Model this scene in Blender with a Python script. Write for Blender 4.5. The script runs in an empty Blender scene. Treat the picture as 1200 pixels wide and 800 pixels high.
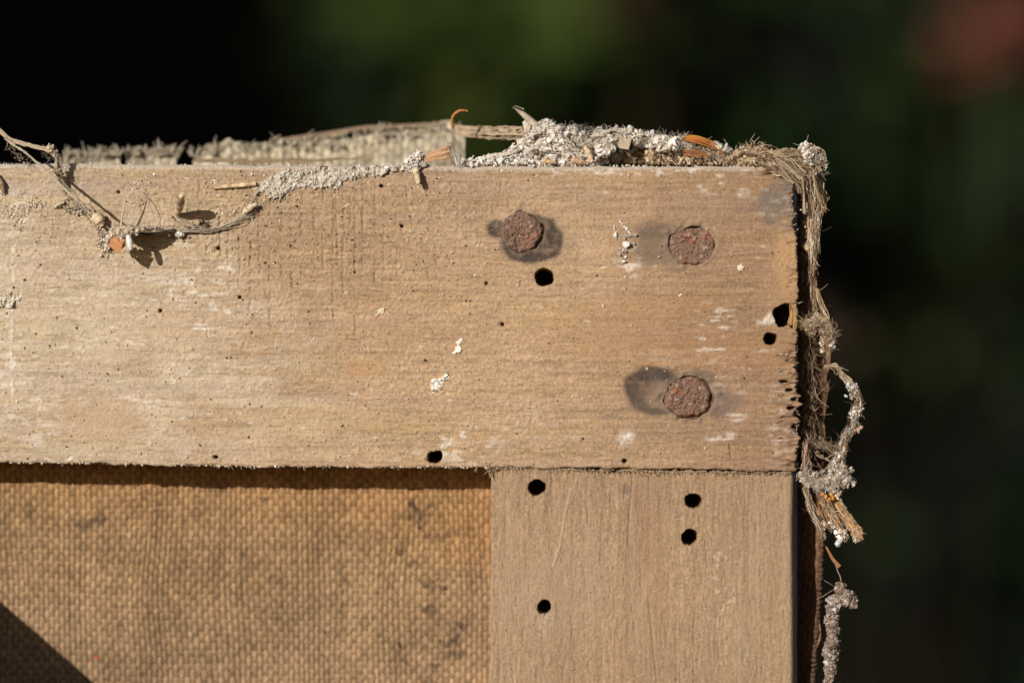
import bpy, math, numpy as np
from mathutils import Vector
S = 1e-4            # one unit of the build plan = 0.1 mm
Z0 = 0.9            # height of the stretcher corner above the ground
col = bpy.context.scene.collection
sc = bpy.context.scene
R = np.random.RandomState(7)

# ------------------------------------------------------------------ camera, world, sun, exposure
cd = bpy.data.cameras.new('camera'); cam = bpy.data.objects.new('camera', cd); col.objects.link(cam)
cam.location = (0, -0.4, Z0); cam.rotation_euler = (math.radians(90), 0, 0)
cd.sensor_width = 36; cd.lens = 120; cd.clip_start = 0.01; cd.clip_end = 100
cd.dof.use_dof = True; cd.dof.focus_distance = 0.4; cd.dof.aperture_fstop = 9.5; cd.dof.aperture_blades = 7
sc.camera = cam
SUN = np.array([0.62, 1.0, -0.36])          # direction the light travels (x, y, z)
el = math.atan2(0.36, math.hypot(0.62, 1)); rot = math.atan2(-0.62, -1.0)
w = bpy.data.worlds.new('World'); sc.world = w; w.use_nodes = True
nt = w.node_tree; bgn = nt.nodes['Background']; sky = nt.nodes.new('ShaderNodeTexSky')
sky.sky_type = 'NISHITA'; sky.sun_disc = False; sky.sun_elevation = el; sky.sun_rotation = rot
nt.links.new(sky.outputs[0], bgn.inputs[0]); bgn.inputs[1].default_value = 0.05
sd = bpy.data.lights.new('sun', 'SUN'); sun = bpy.data.objects.new('sun', sd); col.objects.link(sun)
sd.energy = 4.6; sd.angle = math.radians(0.5); sd.color = (1.0, 0.935, 0.86)
sun.location = (-2, -3, 3); sun.rotation_euler = Vector(SUN).to_track_quat('-Z', 'Y').to_euler()
sc.view_settings.view_transform = 'Standard'; sc.view_settings.look = 'None'
sc.view_settings.exposure = 0.0; sc.view_settings.gamma = 1.0; sc.view_settings.use_curve_mapping = False

# ------------------------------------------------------------------ numeric helpers
def W(P):
    P = np.asarray(P, float)
    return np.stack([(P[..., 0] - 600) * S, P[..., 2] * S, (400 - P[..., 1]) * S + Z0], -1)
def at(px, py, d):
    "plan position of what shows at px,py when it stands d units behind the front plane"
    k = (4000 + d) / 4000.0
    return (600 + (px - 600) * k, 400 + (py - 400) * k, d)
def sm(a, b, x):
    t = np.clip((x - a) / (b - a), 0, 1); return t * t * (3 - 2 * t)
FX0, FY0, FW, FH = -120, 80, 1440, 800
FXf = np.fft.fftfreq(FW)[None, :]; FYf = np.fft.fftfreq(FH)[:, None]
def field(sx, sy, seed, angle=0):
    r = np.random.RandomState(seed); n = np.fft.fft2(r.randn(FH, FW))
    c, s = math.cos(angle), math.sin(angle)
    u = FXf * c + FYf * s; v = -FXf * s + FYf * c
    g = np.fft.ifft2(n * np.exp(-2 * math.pi ** 2 * ((u * sx) ** 2 + (v * sy) ** 2))).real
    return (g - g.mean()) / g.std()
def samp(F, X, Y):
    x = (X - FX0) % FW; y = (Y - FY0) % FH
    i = np.floor(x).astype(int); j = np.floor(y).astype(int); fx = x - i; fy = y - j
    i1 = (i + 1) % FW; j1 = (j + 1) % FH; i %= FW; j %= FH
    if F.ndim == 3: fx = fx[..., None]; fy = fy[..., None]
    return (F[j, i] * (1 - fx) + F[j, i1] * fx) * (1 - fy) + (F[j1, i] * (1 - fx) + F[j1, i1] * fx) * fy
PX, PY = np.meshgrid(np.arange(FW) + FX0, np.arange(FH) + FY0); PX = PX.astype(float); PY = PY.astype(float)
N2 = field(2.2, 2.2, 11); N5 = field(5, 5, 12); N12 = field(12, 12, 13); N40 = field(40, 40, 14); N1 = field(.8, .8, 15)
N80 = field(90, 60, 16); N25 = field(25, 25, 17)
def ell(cx, cy, rx, ry, soft=.15, rough=.08, ang=0, nz=None):
    c, s = math.cos(ang), math.sin(ang)
    u = ((PX - cx) * c + (PY - cy) * s) / rx; v = (-(PX - cx) * s + (PY - cy) * c) / ry
    d = np.sqrt(u * u + v * v) + rough * (N5 if nz is None else nz)
    return 1 - sm(1 - soft, 1 + soft, d)
def strokes(pts, wd):
    "mask of a drawn polyline"
    M = np.zeros((FH, FW)); pts = [np.array(p, float) for p in pts]
    for a, b in zip(pts[:-1], pts[1:]):
        x0 = int(min(a[0], b[0]) - FX0 - wd * 3 - 2); x1 = int(max(a[0], b[0]) - FX0 + wd * 3 + 3)
        y0 = int(min(a[1], b[1]) - FY0 - wd * 3 - 2); y1 = int(max(a[1], b[1]) - FY0 + wd * 3 + 3)
        sl = (slice(max(y0, 0), max(y1, 1)), slice(max(x0, 0), max(x1, 1)))
        ab = b - a; L = max(ab @ ab, 1e-6)
        t = np.clip(((PX[sl] - a[0]) * ab[0] + (PY[sl] - a[1]) * ab[1]) / L, 0, 1)
        d = np.hypot(PX[sl] - a[0] - t * ab[0], PY[sl] - a[1] - t * ab[1])
        M[sl] = np.maximum(M[sl], np.exp(-(d / wd) ** 2))
    return M
def mixc(C, m, c): m = m[..., None]; return C * (1 - m) + np.array(c) * m

# ------------------------------------------------------------------ mesh helpers
class MB:
    def __init__(s): s.v = []; s.q = []; s.t = []; s.c = []; s.n = 0
    def add(s, v, q=None, t=None, c=(.5, .5, .5)):
        v = np.asarray(v, float); c = np.broadcast_to(np.asarray(c, float), (len(v), 3))
        s.v.append(v); s.c.append(c)
        if q is not None and len(q): s.q.append(np.asarray(q) + s.n)
        if t is not None and len(t): s.t.append(np.asarray(t) + s.n)
        s.n += len(v)
    def build(s, name, mat, parent=None, smooth=False, world=False):
        v = np.concatenate(s.v); c = np.concatenate(s.c)
        P = v if world else W(v)
        org = (P.max(0) + P.min(0)) / 2
        me = bpy.data.meshes.new(name)
        q = np.concatenate(s.q) if s.q else np.zeros((0, 4), int); t = np.concatenate(s.t) if s.t else np.zeros((0, 3), int)
        me.vertices.add(len(P)); me.vertices.foreach_set('co', (P - org).astype(np.float32).ravel())
        idx = np.concatenate([q.ravel(), t.ravel()]).astype(np.int32)
        me.loops.add(len(idx)); me.loops.foreach_set('vertex_index', idx)
        ls = np.concatenate([np.arange(len(q)) * 4, len(q) * 4 + np.arange(len(t)) * 3]).astype(np.int32)
        me.polygons.add(len(ls)); me.polygons.foreach_set('loop_start', ls)
        me.polygons.foreach_set('use_smooth', np.full(len(ls), smooth))
        a = me.color_attributes.new('Col', 'FLOAT_COLOR', 'POINT')
        a.data.foreach_set('color', np.concatenate([np.clip(c, 0, 1), np.ones((len(c), 1))], 1).astype(np.float32).ravel())
        me.update(calc_edges=True); me.validate()
        me.materials.append(mat)
        o = bpy.data.objects.new(name, me); col.objects.link(o)
        o.location = org
        if parent is not None:
            o.parent = parent; o.location = Vector(org) - parent.location
        return o
def grid(B, X, Y, D, C, keep=None):
    h, wd = X.shape; idx = np.arange(h * wd).reshape(h, wd)
    q = np.stack([idx[:-1, :-1], idx[1:, :-1], idx[1:, 1:], idx[:-1, 1:]], -1).reshape(-1, 4)
    if keep is not None:
        k = (keep[:-1, :-1] & keep[1:, :-1] & keep[1:, 1:] & keep[:-1, 1:]).ravel(); q = q[k]
    P = np.stack([X, Y, D], -1).reshape(-1, 3); Cc = np.broadcast_to(C, (h, wd, 3)).reshape(-1, 3)
    used = np.zeros(h * wd, bool); used[q.ravel()] = True
    mp = np.cumsum(used) - 1
    B.add(P[used], q=mp[q], c=Cc[used])
phi = (1 + 5 ** .5) / 2
ICO = np.array([[-1, phi, 0], [1, phi, 0], [-1, -phi, 0], [1, -phi, 0], [0, -1, phi], [0, 1, phi], [0, -1, -phi], [0, 1, -phi], [phi, 0, -1], [phi, 0, 1], [-phi, 0, -1], [-phi, 0, 1]]) / math.hypot(1, phi)
ICOF = np.array([[0,11,5],[0,5,1],[0,1,7],[0,7,10],[0,10,11],[1,5,9],[5,11,4],[11,10,2],[10,7,6],[7,1,8],[3,9,4],[3,4,2],[3,2,6],[3,6,8],[3,8,9],[4,9,5],[2,4,11],[6,2,10],[8,6,7],[9,8,1]])
def subdiv(v, f):
    v = list(map(tuple, v)); m = {}; nf = []
    def mid(a, b):
        k = (min(a, b), max(a, b))
        if k not in m:
            p = np.array(v[a]) + np.array(v[b]); p /= np.linalg.norm(p); m[k] = len(v); v.append(tuple(p))
        return m[k]
    for a, b, c in f:
        x, y, z = mid(a, b), mid(b, c), mid(c, a); nf += [[a, x, z], [x, b, y], [z, y, c], [x, y, z]]
    return np.array(v), np.array(nf)
ICO2, ICO2F = subdiv(ICO, ICOF); ICO3, ICO3F = subdiv(ICO2, ICO2F)
def rotm(n):
    q = R.randn(n, 4); q /= np.linalg.norm(q, axis=1)[:, None]; a, b, c, d = q.T
    return np.stack([np.stack([1-2*(c*c+d*d), 2*(b*c-a*d), 2*(b*d+a*c)], -1), np.stack([2*(b*c+a*d), 1-2*(b*b+d*d), 2*(c*d-a*b)], -1), np.stack([2*(b*d-a*c), 2*(c*d+a*b), 1-2*(b*b+c*c)], -1)], 1)
def crumbs(B, P, r, C, jag=.25, flat=.35):
    P = np.asarray(P, float); n = len(P)
    if n == 0: return
    r = np.broadcast_to(r, n)
    V = ICO[None] * (1 + jag * R.randn(n, 12, 1)) * (1 + flat * R.uniform(-1, 1, (n, 1, 3)))
    V = np.einsum('nij,nkj->nki', rotm(n), V) * r[:, None, None] + P[:, None]
    F = ICOF[None] + (np.arange(n) * 12)[:, None, None]
    Cc = np.repeat(np.broadcast_to(C, (n, 3)), 12, 0)
    B.add(V.reshape(-1, 3), t=F.reshape(-1, 3), c=Cc)
def pal(n, cols, wts=None, var=.12):
    cols = np.array(cols); i = R.choice(len(cols), n, p=wts)
    return np.clip(cols[i] * (1 + var * R.randn(n, 1)), .01, .9)
def tube(B, pts, rad, c, sides=4, jit=0):
    pts = np.asarray(pts, float); n = len(pts)
    if n < 2: return
    T = np.gradient(pts, axis=0); T /= np.linalg.norm(T, axis=1)[:, None] + 1e-9
    ref = np.array([.31, .17, .93]) if abs(T[:, 2]).mean() < .8 else np.array([.9, .3, .1])
    U = np.cross(T, ref); U /= np.linalg.norm(U, axis=1)[:, None] + 1e-9; V = np.cross(T, U)
    rad = np.broadcast_to(rad, n)[:, None, None]
    a = np.arange(sides) * 2 * math.pi / sides
    ring = pts[:, None] + rad * (U[:, None] * np.cos(a)[None, :, None] + V[:, None] * np.sin(a)[None, :, None])
    if jit: ring = pts[:, None] + (ring - pts[:, None]) * (1 + jit * R.randn(n, sides, 1))
    i = np.arange(n - 1)[:, None] * sides; k = np.arange(sides)[None]; k1 = (k + 1) % sides
    q = np.stack([i + k, i + k1, i + sides + k1, i + sides + k], -1).reshape(-1, 4)
    cap = [[0, k_, k_ + 1] for k_ in range(1, sides - 1)] + [[(n-1)*sides, (n-1)*sides + k_ + 1, (n-1)*sides + k_] for k_ in range(1, sides - 1)]
    c = np.asarray(c, float)
    if c.ndim == 2: c = np.repeat(c, sides, 0)
    B.add(ring.reshape(-1, 3), q=q, t=cap, c=c)
def walk(p, d, L, n, curl, pull=None, pk=0.0):
    p = np.array(p, float); d = np.array(d, float); d /= np.linalg.norm(d) + 1e-9; out = [p.copy()]; st = L / n
    k = R.randn(3) * curl
    for i in range(n):
        k = k * .7 + R.randn(3) * curl * .6; d = d + k
        if pull is not None: d = d + np.array(pull) * pk
        d /= np.linalg.norm(d); p = p + d * st; out.append(p.copy())
    return np.array(out)
def poly(path, t):
    path = np.asarray(path, float); s = np.r_[0, np.cumsum(np.linalg.norm(np.diff(path[:, :3], axis=0), axis=1))]; s /= s[-1]
    return np.stack([np.interp(t, s, path[:, k]) for k in range(path.shape[1])], -1)
def smoothpath(path, n):
    t = np.linspace(0, 1, n); P = poly(path, t)
    for _ in range(max(1, n // 14)):
        P[1:-1] = (P[:-2] + 2 * P[1:-1] + P[2:]) / 4
    return P
def tuft(B, path, n, L, spread, rad, cols, along=.7, curl=.25, wts=None, pull=None, pk=0.0, seg=9, sides=3):
    "loose fibres rooted along a path (x, y, depth, radius)"
    t = R.rand(n); P = poly(path, t); T = poly(path, np.clip(t + .03, 0, 1)) - poly(path, np.clip(t - .03, 0, 1))
    cc = pal(n, cols, wts, .3); plen = np.linalg.norm(np.diff(np.asarray(path, float)[:, :3], axis=0), axis=1).sum() + 1e-6
    for i in range(n):
        o = R.randn(3); o /= np.linalg.norm(o); p = P[i, :3] + o * P[i, 3] * R.rand() ** .5 * spread
        tg = T[i, :3] / (np.linalg.norm(T[i, :3]) + 1e-9) * (1 if R.rand() < .7 else -1)
        d = tg * along + o * (1 - along) * .9
        hz = 1.0 if along > .8 else .62
        stray = R.rand() < .1
        l = hz * L * R.uniform(.4, 1.5) * (.8 if stray else 1); r = hz * rad * (R.uniform(.35, 1.1) if R.rand() < .8 else R.uniform(1.1, 2.2)) * (.6 if stray else 1)
        pt = walk(p, d, l, seg, curl * (1.3 if stray else 1.0), pull, pk)
        if not stray and along > .8:      # keep the fibre matted against its strand
            ax = poly(path, np.clip(t[i] + np.linspace(0, 1, seg + 1) * l / plen * (1 if np.dot(d, T[i, :3]) >= 0 else -1), 0, 1))
            v = pt - ax[:, :3]; dist = np.linalg.norm(v, axis=1)[:, None]; lim = ax[:, 3:4] * spread * R.uniform(.8, 1.5)
            pt = ax[:, :3] + v * np.minimum(1, lim / (dist + 1e-6)) ** .7
        tube(B, pt, np.linspace(r, r * .45, seg + 1), cc[i], sides)

def shred(B, path, width, c, c2=None, twist=2.0, rag=.35):
    "a flattened, twisted ragged strip of old cloth along a path (x, y, depth)"
    path = np.asarray(path, float)[:, :3]; L = np.linalg.norm(np.diff(path, axis=0), axis=1).sum(); n = max(10, int(L / 1.3)); m = max(5, int(width / .8))
    P = smoothpath(path, n); P += np.cumsum(R.randn(n, 3) * .16, 0) * np.array([1, .3, 1]); T = np.gradient(P, axis=0); T /= np.linalg.norm(T, axis=1)[:, None] + 1e-9
    th = R.uniform(0, 6) + np.cumsum(R.randn(n)) * .06 * twist + np.linspace(0, R.uniform(-twist, twist), n)
    A = np.cross(T, [0, 0, 1.]); A /= np.linalg.norm(A, axis=1)[:, None] + 1e-9; Q = np.cross(T, A)
    sd = A * np.cos(th)[:, None] + Q * np.sin(th)[:, None] * .7; nm = np.cross(T, sd)
    w = np.abs(np.convolve(R.randn(n + 8), np.ones(9) / 3, 'valid')) * rag + 1 - rag; w = w * np.minimum(1, np.minimum(np.arange(n), np.arange(n)[::-1]) / 5. + .3) * width / 2
    u = np.linspace(-1, 1, m); st = R.randn(m); fold = np.sin(u * R.uniform(2, 4) + R.uniform(0, 6)) * width * .16
    G = P[:, None] + sd[:, None] * (u[None, :, None] * w[:, None, None]) + nm[:, None] * (fold[None, :, None] + .35 * R.randn(n, m, 1) + .3 * st[None, :, None])
    c = np.array(c); c2 = c * .55 if c2 is None else np.array(c2); k = np.clip(.55 + .4 * st[None] + .3 * R.randn(n, m) + .3 * np.sin(np.linspace(0, L / 6, n))[:, None], 0, 1)[..., None]
    keep = R.rand(n, m) > .06
    grid(B, G[..., 0], G[..., 1], G[..., 2], c * k + c2 * (1 - k), keep)

# ------------------------------------------------------------------ materials
def material(name, rough=.85, nsc=2.0, amt=.25, bump=.0, bsc=1.5, spec=.25, stretch=(1, 1, 1), transl=0.0, flatcol=None):
    m = bpy.data.materials.new(name); m.use_nodes = True; n = m.node_tree.nodes; l = m.node_tree.links
    b = n['Principled BSDF']; b.inputs['Roughness'].default_value = rough; b.inputs['Specular IOR Level'].default_value = spec
    tc = n.new('ShaderNodeTexCoord'); mp = n.new('ShaderNodeMapping')
    mp.inputs['Scale'].default_value = [1 / S * a for a in stretch]; l.new(tc.outputs['Object'], mp.inputs[0])
    a = n.new('ShaderNodeAttribute'); a.attribute_name = 'Col'
    z = n.new('ShaderNodeTexNoise'); z.inputs['Scale'].default_value = 1 / nsc; z.inputs['Detail'].default_value = 3; l.new(mp.outputs[0], z.inputs[0])
    mr = n.new('ShaderNodeMapRange'); mr.inputs[1].default_value = .25; mr.inputs[2].default_value = .75; mr.inputs[3].default_value = 1 - amt; mr.inputs[4].default_value = 1 + amt
    l.new(z.outputs[0], mr.inputs[0])
    vm = n.new('ShaderNodeVectorMath'); vm.operation = 'SCALE'; l.new(a.outputs['Color'], vm.inputs[0]); l.new(mr.outputs[0], vm.inputs['Scale'])
    l.new(vm.outputs[0], b.inputs['Base Color'])
    if bump:
        z2 = n.new('ShaderNodeTexNoise'); z2.inputs['Scale'].default_value = 1 / bsc; z2.inputs['Detail'].default_value = 4; l.new(mp.outputs[0], z2.inputs[0])
        bp = n.new('ShaderNodeBump'); bp.inputs['Distance'].default_value = bump * S; bp.inputs['Strength'].default_value = 1; l.new(z2.outputs[0], bp.inputs['Height']); l.new(bp.outputs[0], b.inputs['Normal'])
    if transl:
        tr = n.new('ShaderNodeBsdfTranslucent'); mx = n.new('ShaderNodeMixShader'); mx.inputs[0].default_value = transl
        l.new(vm.outputs[0], tr.inputs[0]); l.new(b.outputs[0], mx.inputs[1]); l.new(tr.outputs[0], mx.inputs[2]); l.new(mx.outputs[0], n['Material Output'].inputs[0])
    return m
M_railwood = material('old_wood_horizontal', .85, 1.0, .16, .3, .8, .15, (.4, 1, 1))
M_stilewood = material('old_wood_vertical', .8, 1.0, .16, .28, .8, .2, (1, 1, .35))
M_canvas = material('canvas_weave', .9, 2.2, .22, .5, 1.3, .1)
M_rust = material('rusty_iron', .8, 3.0, .35, 1.1, 1.8, .3)
M_grit = material('gritty_dust', .95, 1.2, .15, .3, .8, .15)
M_fibre = material('frayed_fibre', .8, 4.0, .2, 0, 1, .2, transl=.25)
M_seed = material('seed_husk', .55, 3.0, .2, .4, 2.0, .35, transl=.15)
M_leaf = material('leaf', .75, 120, .3, 0, 1, .06, transl=.15)
M_petal = material('petal', .6, 90, .2, 0, 1, .3, transl=.2)
M_board = material('dark_board', .9, 100, .3, 0, 1, .05)
M_soil = material('garden_soil', .95, 300, .3, 0, 1, .1)

def tag(o, label=None, cat=None, group=None, kind=None):
    if label: o['label'] = label
    if cat: o['category'] = cat
    if group: o['group'] = group
    if kind: o['kind'] = kind
    return o
def empty(name, loc, *a, **k):
    o = bpy.data.objects.new(name, None); col.objects.link(o); o.location = loc; o.empty_display_size = .01
    return tag(o, *a, **k)

stretcher = empty('picture_stretcher', tuple(W((600, 560, 45))), 'back corner of an old picture stretcher, worm-holed pale wood bars with rusty nails and canvas', 'picture frame')

# ================================================================== TOP BAR
YT = lambda x: 191.5 + 3.5 * sm(-50, 480, x)
YB = lambda x: np.interp(x, [-900, 0, 280, 575, 935], [541, 541, 546, 547.5, 552])
NF = field(.55, .55, 18)
H = .06 * field(7, .7, 21) + .10 * field(1.6, .7, 22) + .17 * NF + .05 * field(60, 3, 23) + 1.0 * field(160, 50, 24)
base = np.zeros((FH, FW, 3)) + np.array([.366, .248, .149])
left = 1 - sm(60, 420, PX + 30 * N40); right = sm(620, 900, PX + 30 * N40)
base = mixc(base, left * .8, (.455, .358, .25)); base = mixc(base, right * .9, (.272, .170, .102))
topz = 1 - sm(200, 330, PY + 20 * N40)
base = mixc(base, topz * .45 * (1 - right), (.335, .242, .165))
base = mixc(base, sm(450, 540, PY) * .3 * (1 - right), (.375, .262, .155))
base *= (1 + .05 * field(45, .9, 31) + .07 * field(6, .5, 32) + .12 * NF + .03 * N1 + .05 * N80 + .03 * N12)[..., None]
bloom_ = np.clip(ell(60, 400, 130, 190, .7, .1) + .8 * ell(260, 420, 120, 90, .7, .12) + .5 * ell(330, 500, 120, 40, .7, .1), 0, 1) * np.clip(.55 + .22 * field(26, 3, 27) + .12 * N12, 0, 1); base = mixc(base, bloom_ * .55, (.53, .45, .345))
gl = sm(.25, .95, np.abs(np.sin((PY + 9 * field(220, 14, 19) + .012 * (PX - 500) ** 1) * .21 + 2.2 * field(160, 30, 20)))); base *= (1 - .045 * gl * (.4 + .8 * right))[..., None]
base[..., 2] *= (1 + .03 * field(70, 4, 33)); 
redd = sm(.3, 1.6, field(60, 12, 34)) * (.15 + .5 * right); base = mixc(base, redd * .55, (.36, .195, .095))
# dark fine grain pores
ln = sm(1.3, 2.6, field(34, .6, 28)) ; base = mixc(base, ln * .24, (.19, .12, .07)); H -= ln * .35
por = sm(1.2, 2.2, field(5, .5, 35)) * (.4 + .6 * sm(-1, 1, N25)); base = mixc(base, por * .5, (.2, .14, .085)); H -= por * .5
# caked dust and crumbly dirt, thickest top left and centre
dz = np.clip(ell(330, 260, 240, 90, .6, .1) + .8 * ell(430, 440, 300, 110, .6, .1) + .7 * ell(90, 250, 160, 90, .6, .1) + .35, 0, 1.3) * (1 - .75 * right)
gr = sm(1.35, 2.3, field(1.0, .9, 36) + .35 * N12) * dz; H += 1.0 * gr
gr2 = sm(2.0, 2.8, field(1.9, 1.5, 37)) * dz; H += .8 * gr2
H += dz * .1 * field(1.6, 1.1, 38)
base = mixc(base, np.clip(gr + gr2, 0, 1) * .35, (.47, .38, .26))
spk = sm(2.5, 3.0, field(.9, .9, 39)) * (.35 + dz); base = mixc(base, np.clip(spk, 0, 1) * .75, (.13, .085, .05))
# weave-print cracks
rc = np.random.RandomState(5); crk = np.zeros((FH, FW))
for x0 in np.arange(232, 640, 12.2):
    y = 212 + rc.uniform(-4, 8); x = x0 + rc.uniform(-2, 2)
    y_end = 335 + rc.uniform(-40, 40) if x0 < 480 else 250 + rc.uniform(0, 60)
    if 235 < x0 < 300: y = 250
    while y < y_end:
        ln = rc.uniform(5, 26) * (1.5 if abs(x0 - 395) < 25 else 1)
        pts = [(x + rc.uniform(-1.2, 1.2), y + k) for k in np.arange(0, ln, 4)]
        pr = .8 if x0 < 460 else .3
        if len(pts) > 1 and rc.rand() < pr: crk = np.maximum(crk, strokes(pts, rc.uniform(.6, .95)) * rc.uniform(.5, 1) * (1 if x0 < 440 else .6))
        y += ln + rc.uniform(1, 8)
for k in range(46):
    x = rc.uniform(230, 440); y = rc.uniform(232, 345); ln = rc.uniform(5, 16)
    crk = np.maximum(crk, strokes([(x, y), (x + ln * .5, y + rc.uniform(-1, 1)), (x + ln, y + rc.uniform(-1, 1))], .7) * rc.uniform(.3, .7))
for a in ([(855, 520), (857, 535), (856, 544)], [(393, 222), (394, 260), (396, 300)], [(410, 232), (411, 262)], [(424, 246), (426, 272)]): crk = np.maximum(crk, strokes(a, .8))
H -= 2.6 * crk * np.clip(.75 + .5 * N2, 0, 1.2); base = mixc(base, crk * .45, (.17, .12, .07))
# white chalky smears
wm = np.zeros((FH, FW))
wf = sm(.2, 1.4, field(5, 1.1, 41) + .5 * N2)
for cx, cy, rx, ry, a in ((12, 245, 28, 22, .8), (5, 300, 16, 90, .4), (12, 440, 22, 60, .55), (232, 340, 34, 26, .75), (255, 372, 30, 16, .7), (240, 378, 20, 4, .9), (150, 400, 40, 6, .6), (90, 405, 16, 14, .5),
    (120, 352, 50, 10, .5), (50, 472, 60, 9, .6), (150, 470, 60, 7, .6), (60, 505, 40, 20, .5), (70, 538, 30, 4, 1), (265, 315, 14, 5, .9), (210, 315, 20, 6, .5), (250, 430, 60, 20, .35), (545, 520, 34, 20, .75), (562, 527, 14, 18, .8),
    (838, 378, 22, 20, .7), (834, 214, 14, 14, .95), (872, 226, 8, 6, .7), (905, 238, 22, 16, .75), (850, 512, 20, 5, .9), (862, 487, 12, 9, .7), (850, 462, 18, 12, .4), (733, 512, 9, 9, .9), (860, 410, 40, 3, .6), (830, 402, 14, 7, .6),
    (896, 375, 16, 5, .95), (740, 305, 14, 20, .8), (917, 490, 18, 50, .35), (925, 240, 10, 40, .4), (770, 201, 120, 5, .7), (470, 530, 30, 8, .4), (800, 430, 90, 16, .18), (640, 500, 60, 18, .2), (300, 395, 60, 60, .2), (180, 300, 90, 40, .3)):
    wm = np.maximum(wm, ell(cx, cy, rx, ry, .5, .12) * a * (wf if rx > 9 else np.clip(wf + .4, 0, 1)))
for p, q in (([(15, 290), (16, 340), (13, 400), (15, 480)], 1.6), ([(160, 350), (190, 352)], 1), ([(70, 407), (100, 408), (118, 404)], 1.2), ([(0, 440), (14, 438), (16, 425)], 2), ([(66, 485), (78, 497)], 2), ([(846, 458), (856, 468), (862, 473)], 1.3),
    ([(835, 512), (850, 511), (866, 512)], 1.5), ([(884, 380), (895, 374), (908, 366)], 3), ([(228, 385), (252, 386)], 1.6), ([(205, 333), (228, 333)], 2), ([(60, 470), (110, 466), (135, 467)], 1.3), ([(848, 429), (880, 432)], .8)):
    wm = np.maximum(wm, strokes(p, q) * np.clip(.45 + .5 * N2, 0, 1))
rs = np.random.RandomState(8)
for k in range(150):
    x = rs.uniform(0, 930); y = rs.uniform(205, 540); l_ = rs.uniform(1, 9) * (1 if x < 420 else .6)
    if rs.rand() < (.95 if x < 300 else .45): wm = np.maximum(wm, strokes([(x, y), (x + l_, y + rs.uniform(-.6, .6))], rs.uniform(.6, 1.2)) * rs.uniform(.4, .9))
base = mixc(base, np.clip(wm, 0, 1) * .8, (.68, .63, .56)); H += wm * 1.1 * np.clip(.5 + .5 * N1, 0, 2)
# stains and darker patches
st = ell(115, 492, 52, 30, .25, .12); base = mixc(base, st * .5, (.39, .27, .16))
rg = np.clip(ell(115, 492, 54, 32, .1, .12) - ell(115, 492, 49, 27, .12, .12), 0, 1); base = mixc(base, rg * .3, (.3, .22, .13))
base = mixc(base, ell(425, 432, 22, 9, .5) * .5, (.42, .24, .12)); base = mixc(base, ell(720, 390, 26, 10, .5) * .4, (.36, .21, .12))
base = mixc(base, ell(917, 340, 26, 60, .6) * .3, (.42, .26, .14)); base = mixc(base, ell(922, 305, 14, 40, .5) * .45, (.47, .29, .14))
arc = strokes([(672, 262), (690, 250), (712, 243), (735, 246), (748, 256), (750, 275)], 3.5); base = mixc(base, arc * .4, (.33, .21, .12))
base = mixc(base, ell(357, 343, 8, 6, .5) * .5, (.24, .17, .11))
GREY = (.055, .041, .035)
gt = np.clip(.97 + .1 * N2 + .08 * NF + .06 * N5, 0, 1)
nr = .16
s1 = np.maximum(ell(621, 280, 37, 30, .09, .04), ell(584, 269, 17, 12, .2, .12)); base = mixc(base, s1 * .97 * gt, GREY)
base = mixc(base, np.clip(ell(622, 280, 44, 34, .35, .1) - s1, 0, 1) * .3, (.25, .18, .13))
s3 = ell(769, 459, 38, 28, .09, .04, .15); core = ell(779, 464, 20, 14, .5, .2)
base = mixc(base, np.clip(s3 - .38 * core, 0, 1) * .95 * gt, GREY); base = mixc(base, ell(846, 474, 18, 14, .4, .2) * .85 * gt, (.14, .1, .085))
base = mixc(base, ell(816, 444, 16, 11, .3, .15) * .6, GREY)
base = mixc(base, ell(800, 478, 70, 24, .7) * .25, (.25, .18, .13)); base = mixc(base, ell(711, 488, 9, 5, .4) * .5, (.22, .16, .13))
s2 = ell(772, 287, 40, 25, .6, .12); base = mixc(base, s2 * .75 * gt, (.15, .11, .08)); base = mixc(base, ell(770, 272, 26, 8, .5, .15) * .55, (.12, .09, .07)); base = mixc(base, ell(772, 300, 36, 12, .5, .15) * .3, (.14, .1, .08))
base = mixc(base, ell(910, 240, 20, 24, .6, .25) * (.5 + .3 * sm(-1, 1, field(9, 1.2, 49))), (.13, .11, .1)); base = mixc(base, ell(898, 392, 14, 6, .6) * .4, (.25, .15, .08))  # greyer, streaky patch near the upper right corner
base = mixc(base, ell(843, 240, 60, 20, .7) * .25, (.28, .2, .14)); base = mixc(base, ell(905, 228, 20, 8, .6, .2) * .35, (.16, .14, .125))
H -= s1 * .3 + s3 * .3
HOLE = (.035, .02, .012)  # near-black colour stands in for the shade inside the worm holes
def hole(H, C, cx, cy, rx, ry, dep=70, rough=.07):
    if min(rx, ry) <= 4: rx *= .72; ry *= .72
    rg = 1.35 if min(rx, ry) > 4 else 1.0
    m = ell(cx, cy, rx + .3, ry + .3, .07, rough * rg, 0, N2 * .6 + N5 * .6); mi = ell(cx, cy, rx - .9, ry - .9, .08, rough * rg, 0, N2 * .6 + N5 * .6)
    lip = ell(cx, cy, rx + 2.6, ry + 2.4, .25, .16, 0, N2) * (1 - m); H = H + lip * .5 * (N1 - .4); C = mixc(C, lip * .3 * np.clip(.5 + N2, 0, 1), (.22, .14, .08))
    H = np.where(m > .5, -dep, H); return H, mixc(mixc(C, m, (.17, .1, .055)), mi, HOLE)
NAILS = ((610.5, 271, 25.5, 23.5, 1), (811, 289, 27.5, 22, 2), (805.5, 465, 26.5, 24.5, 3))
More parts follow.
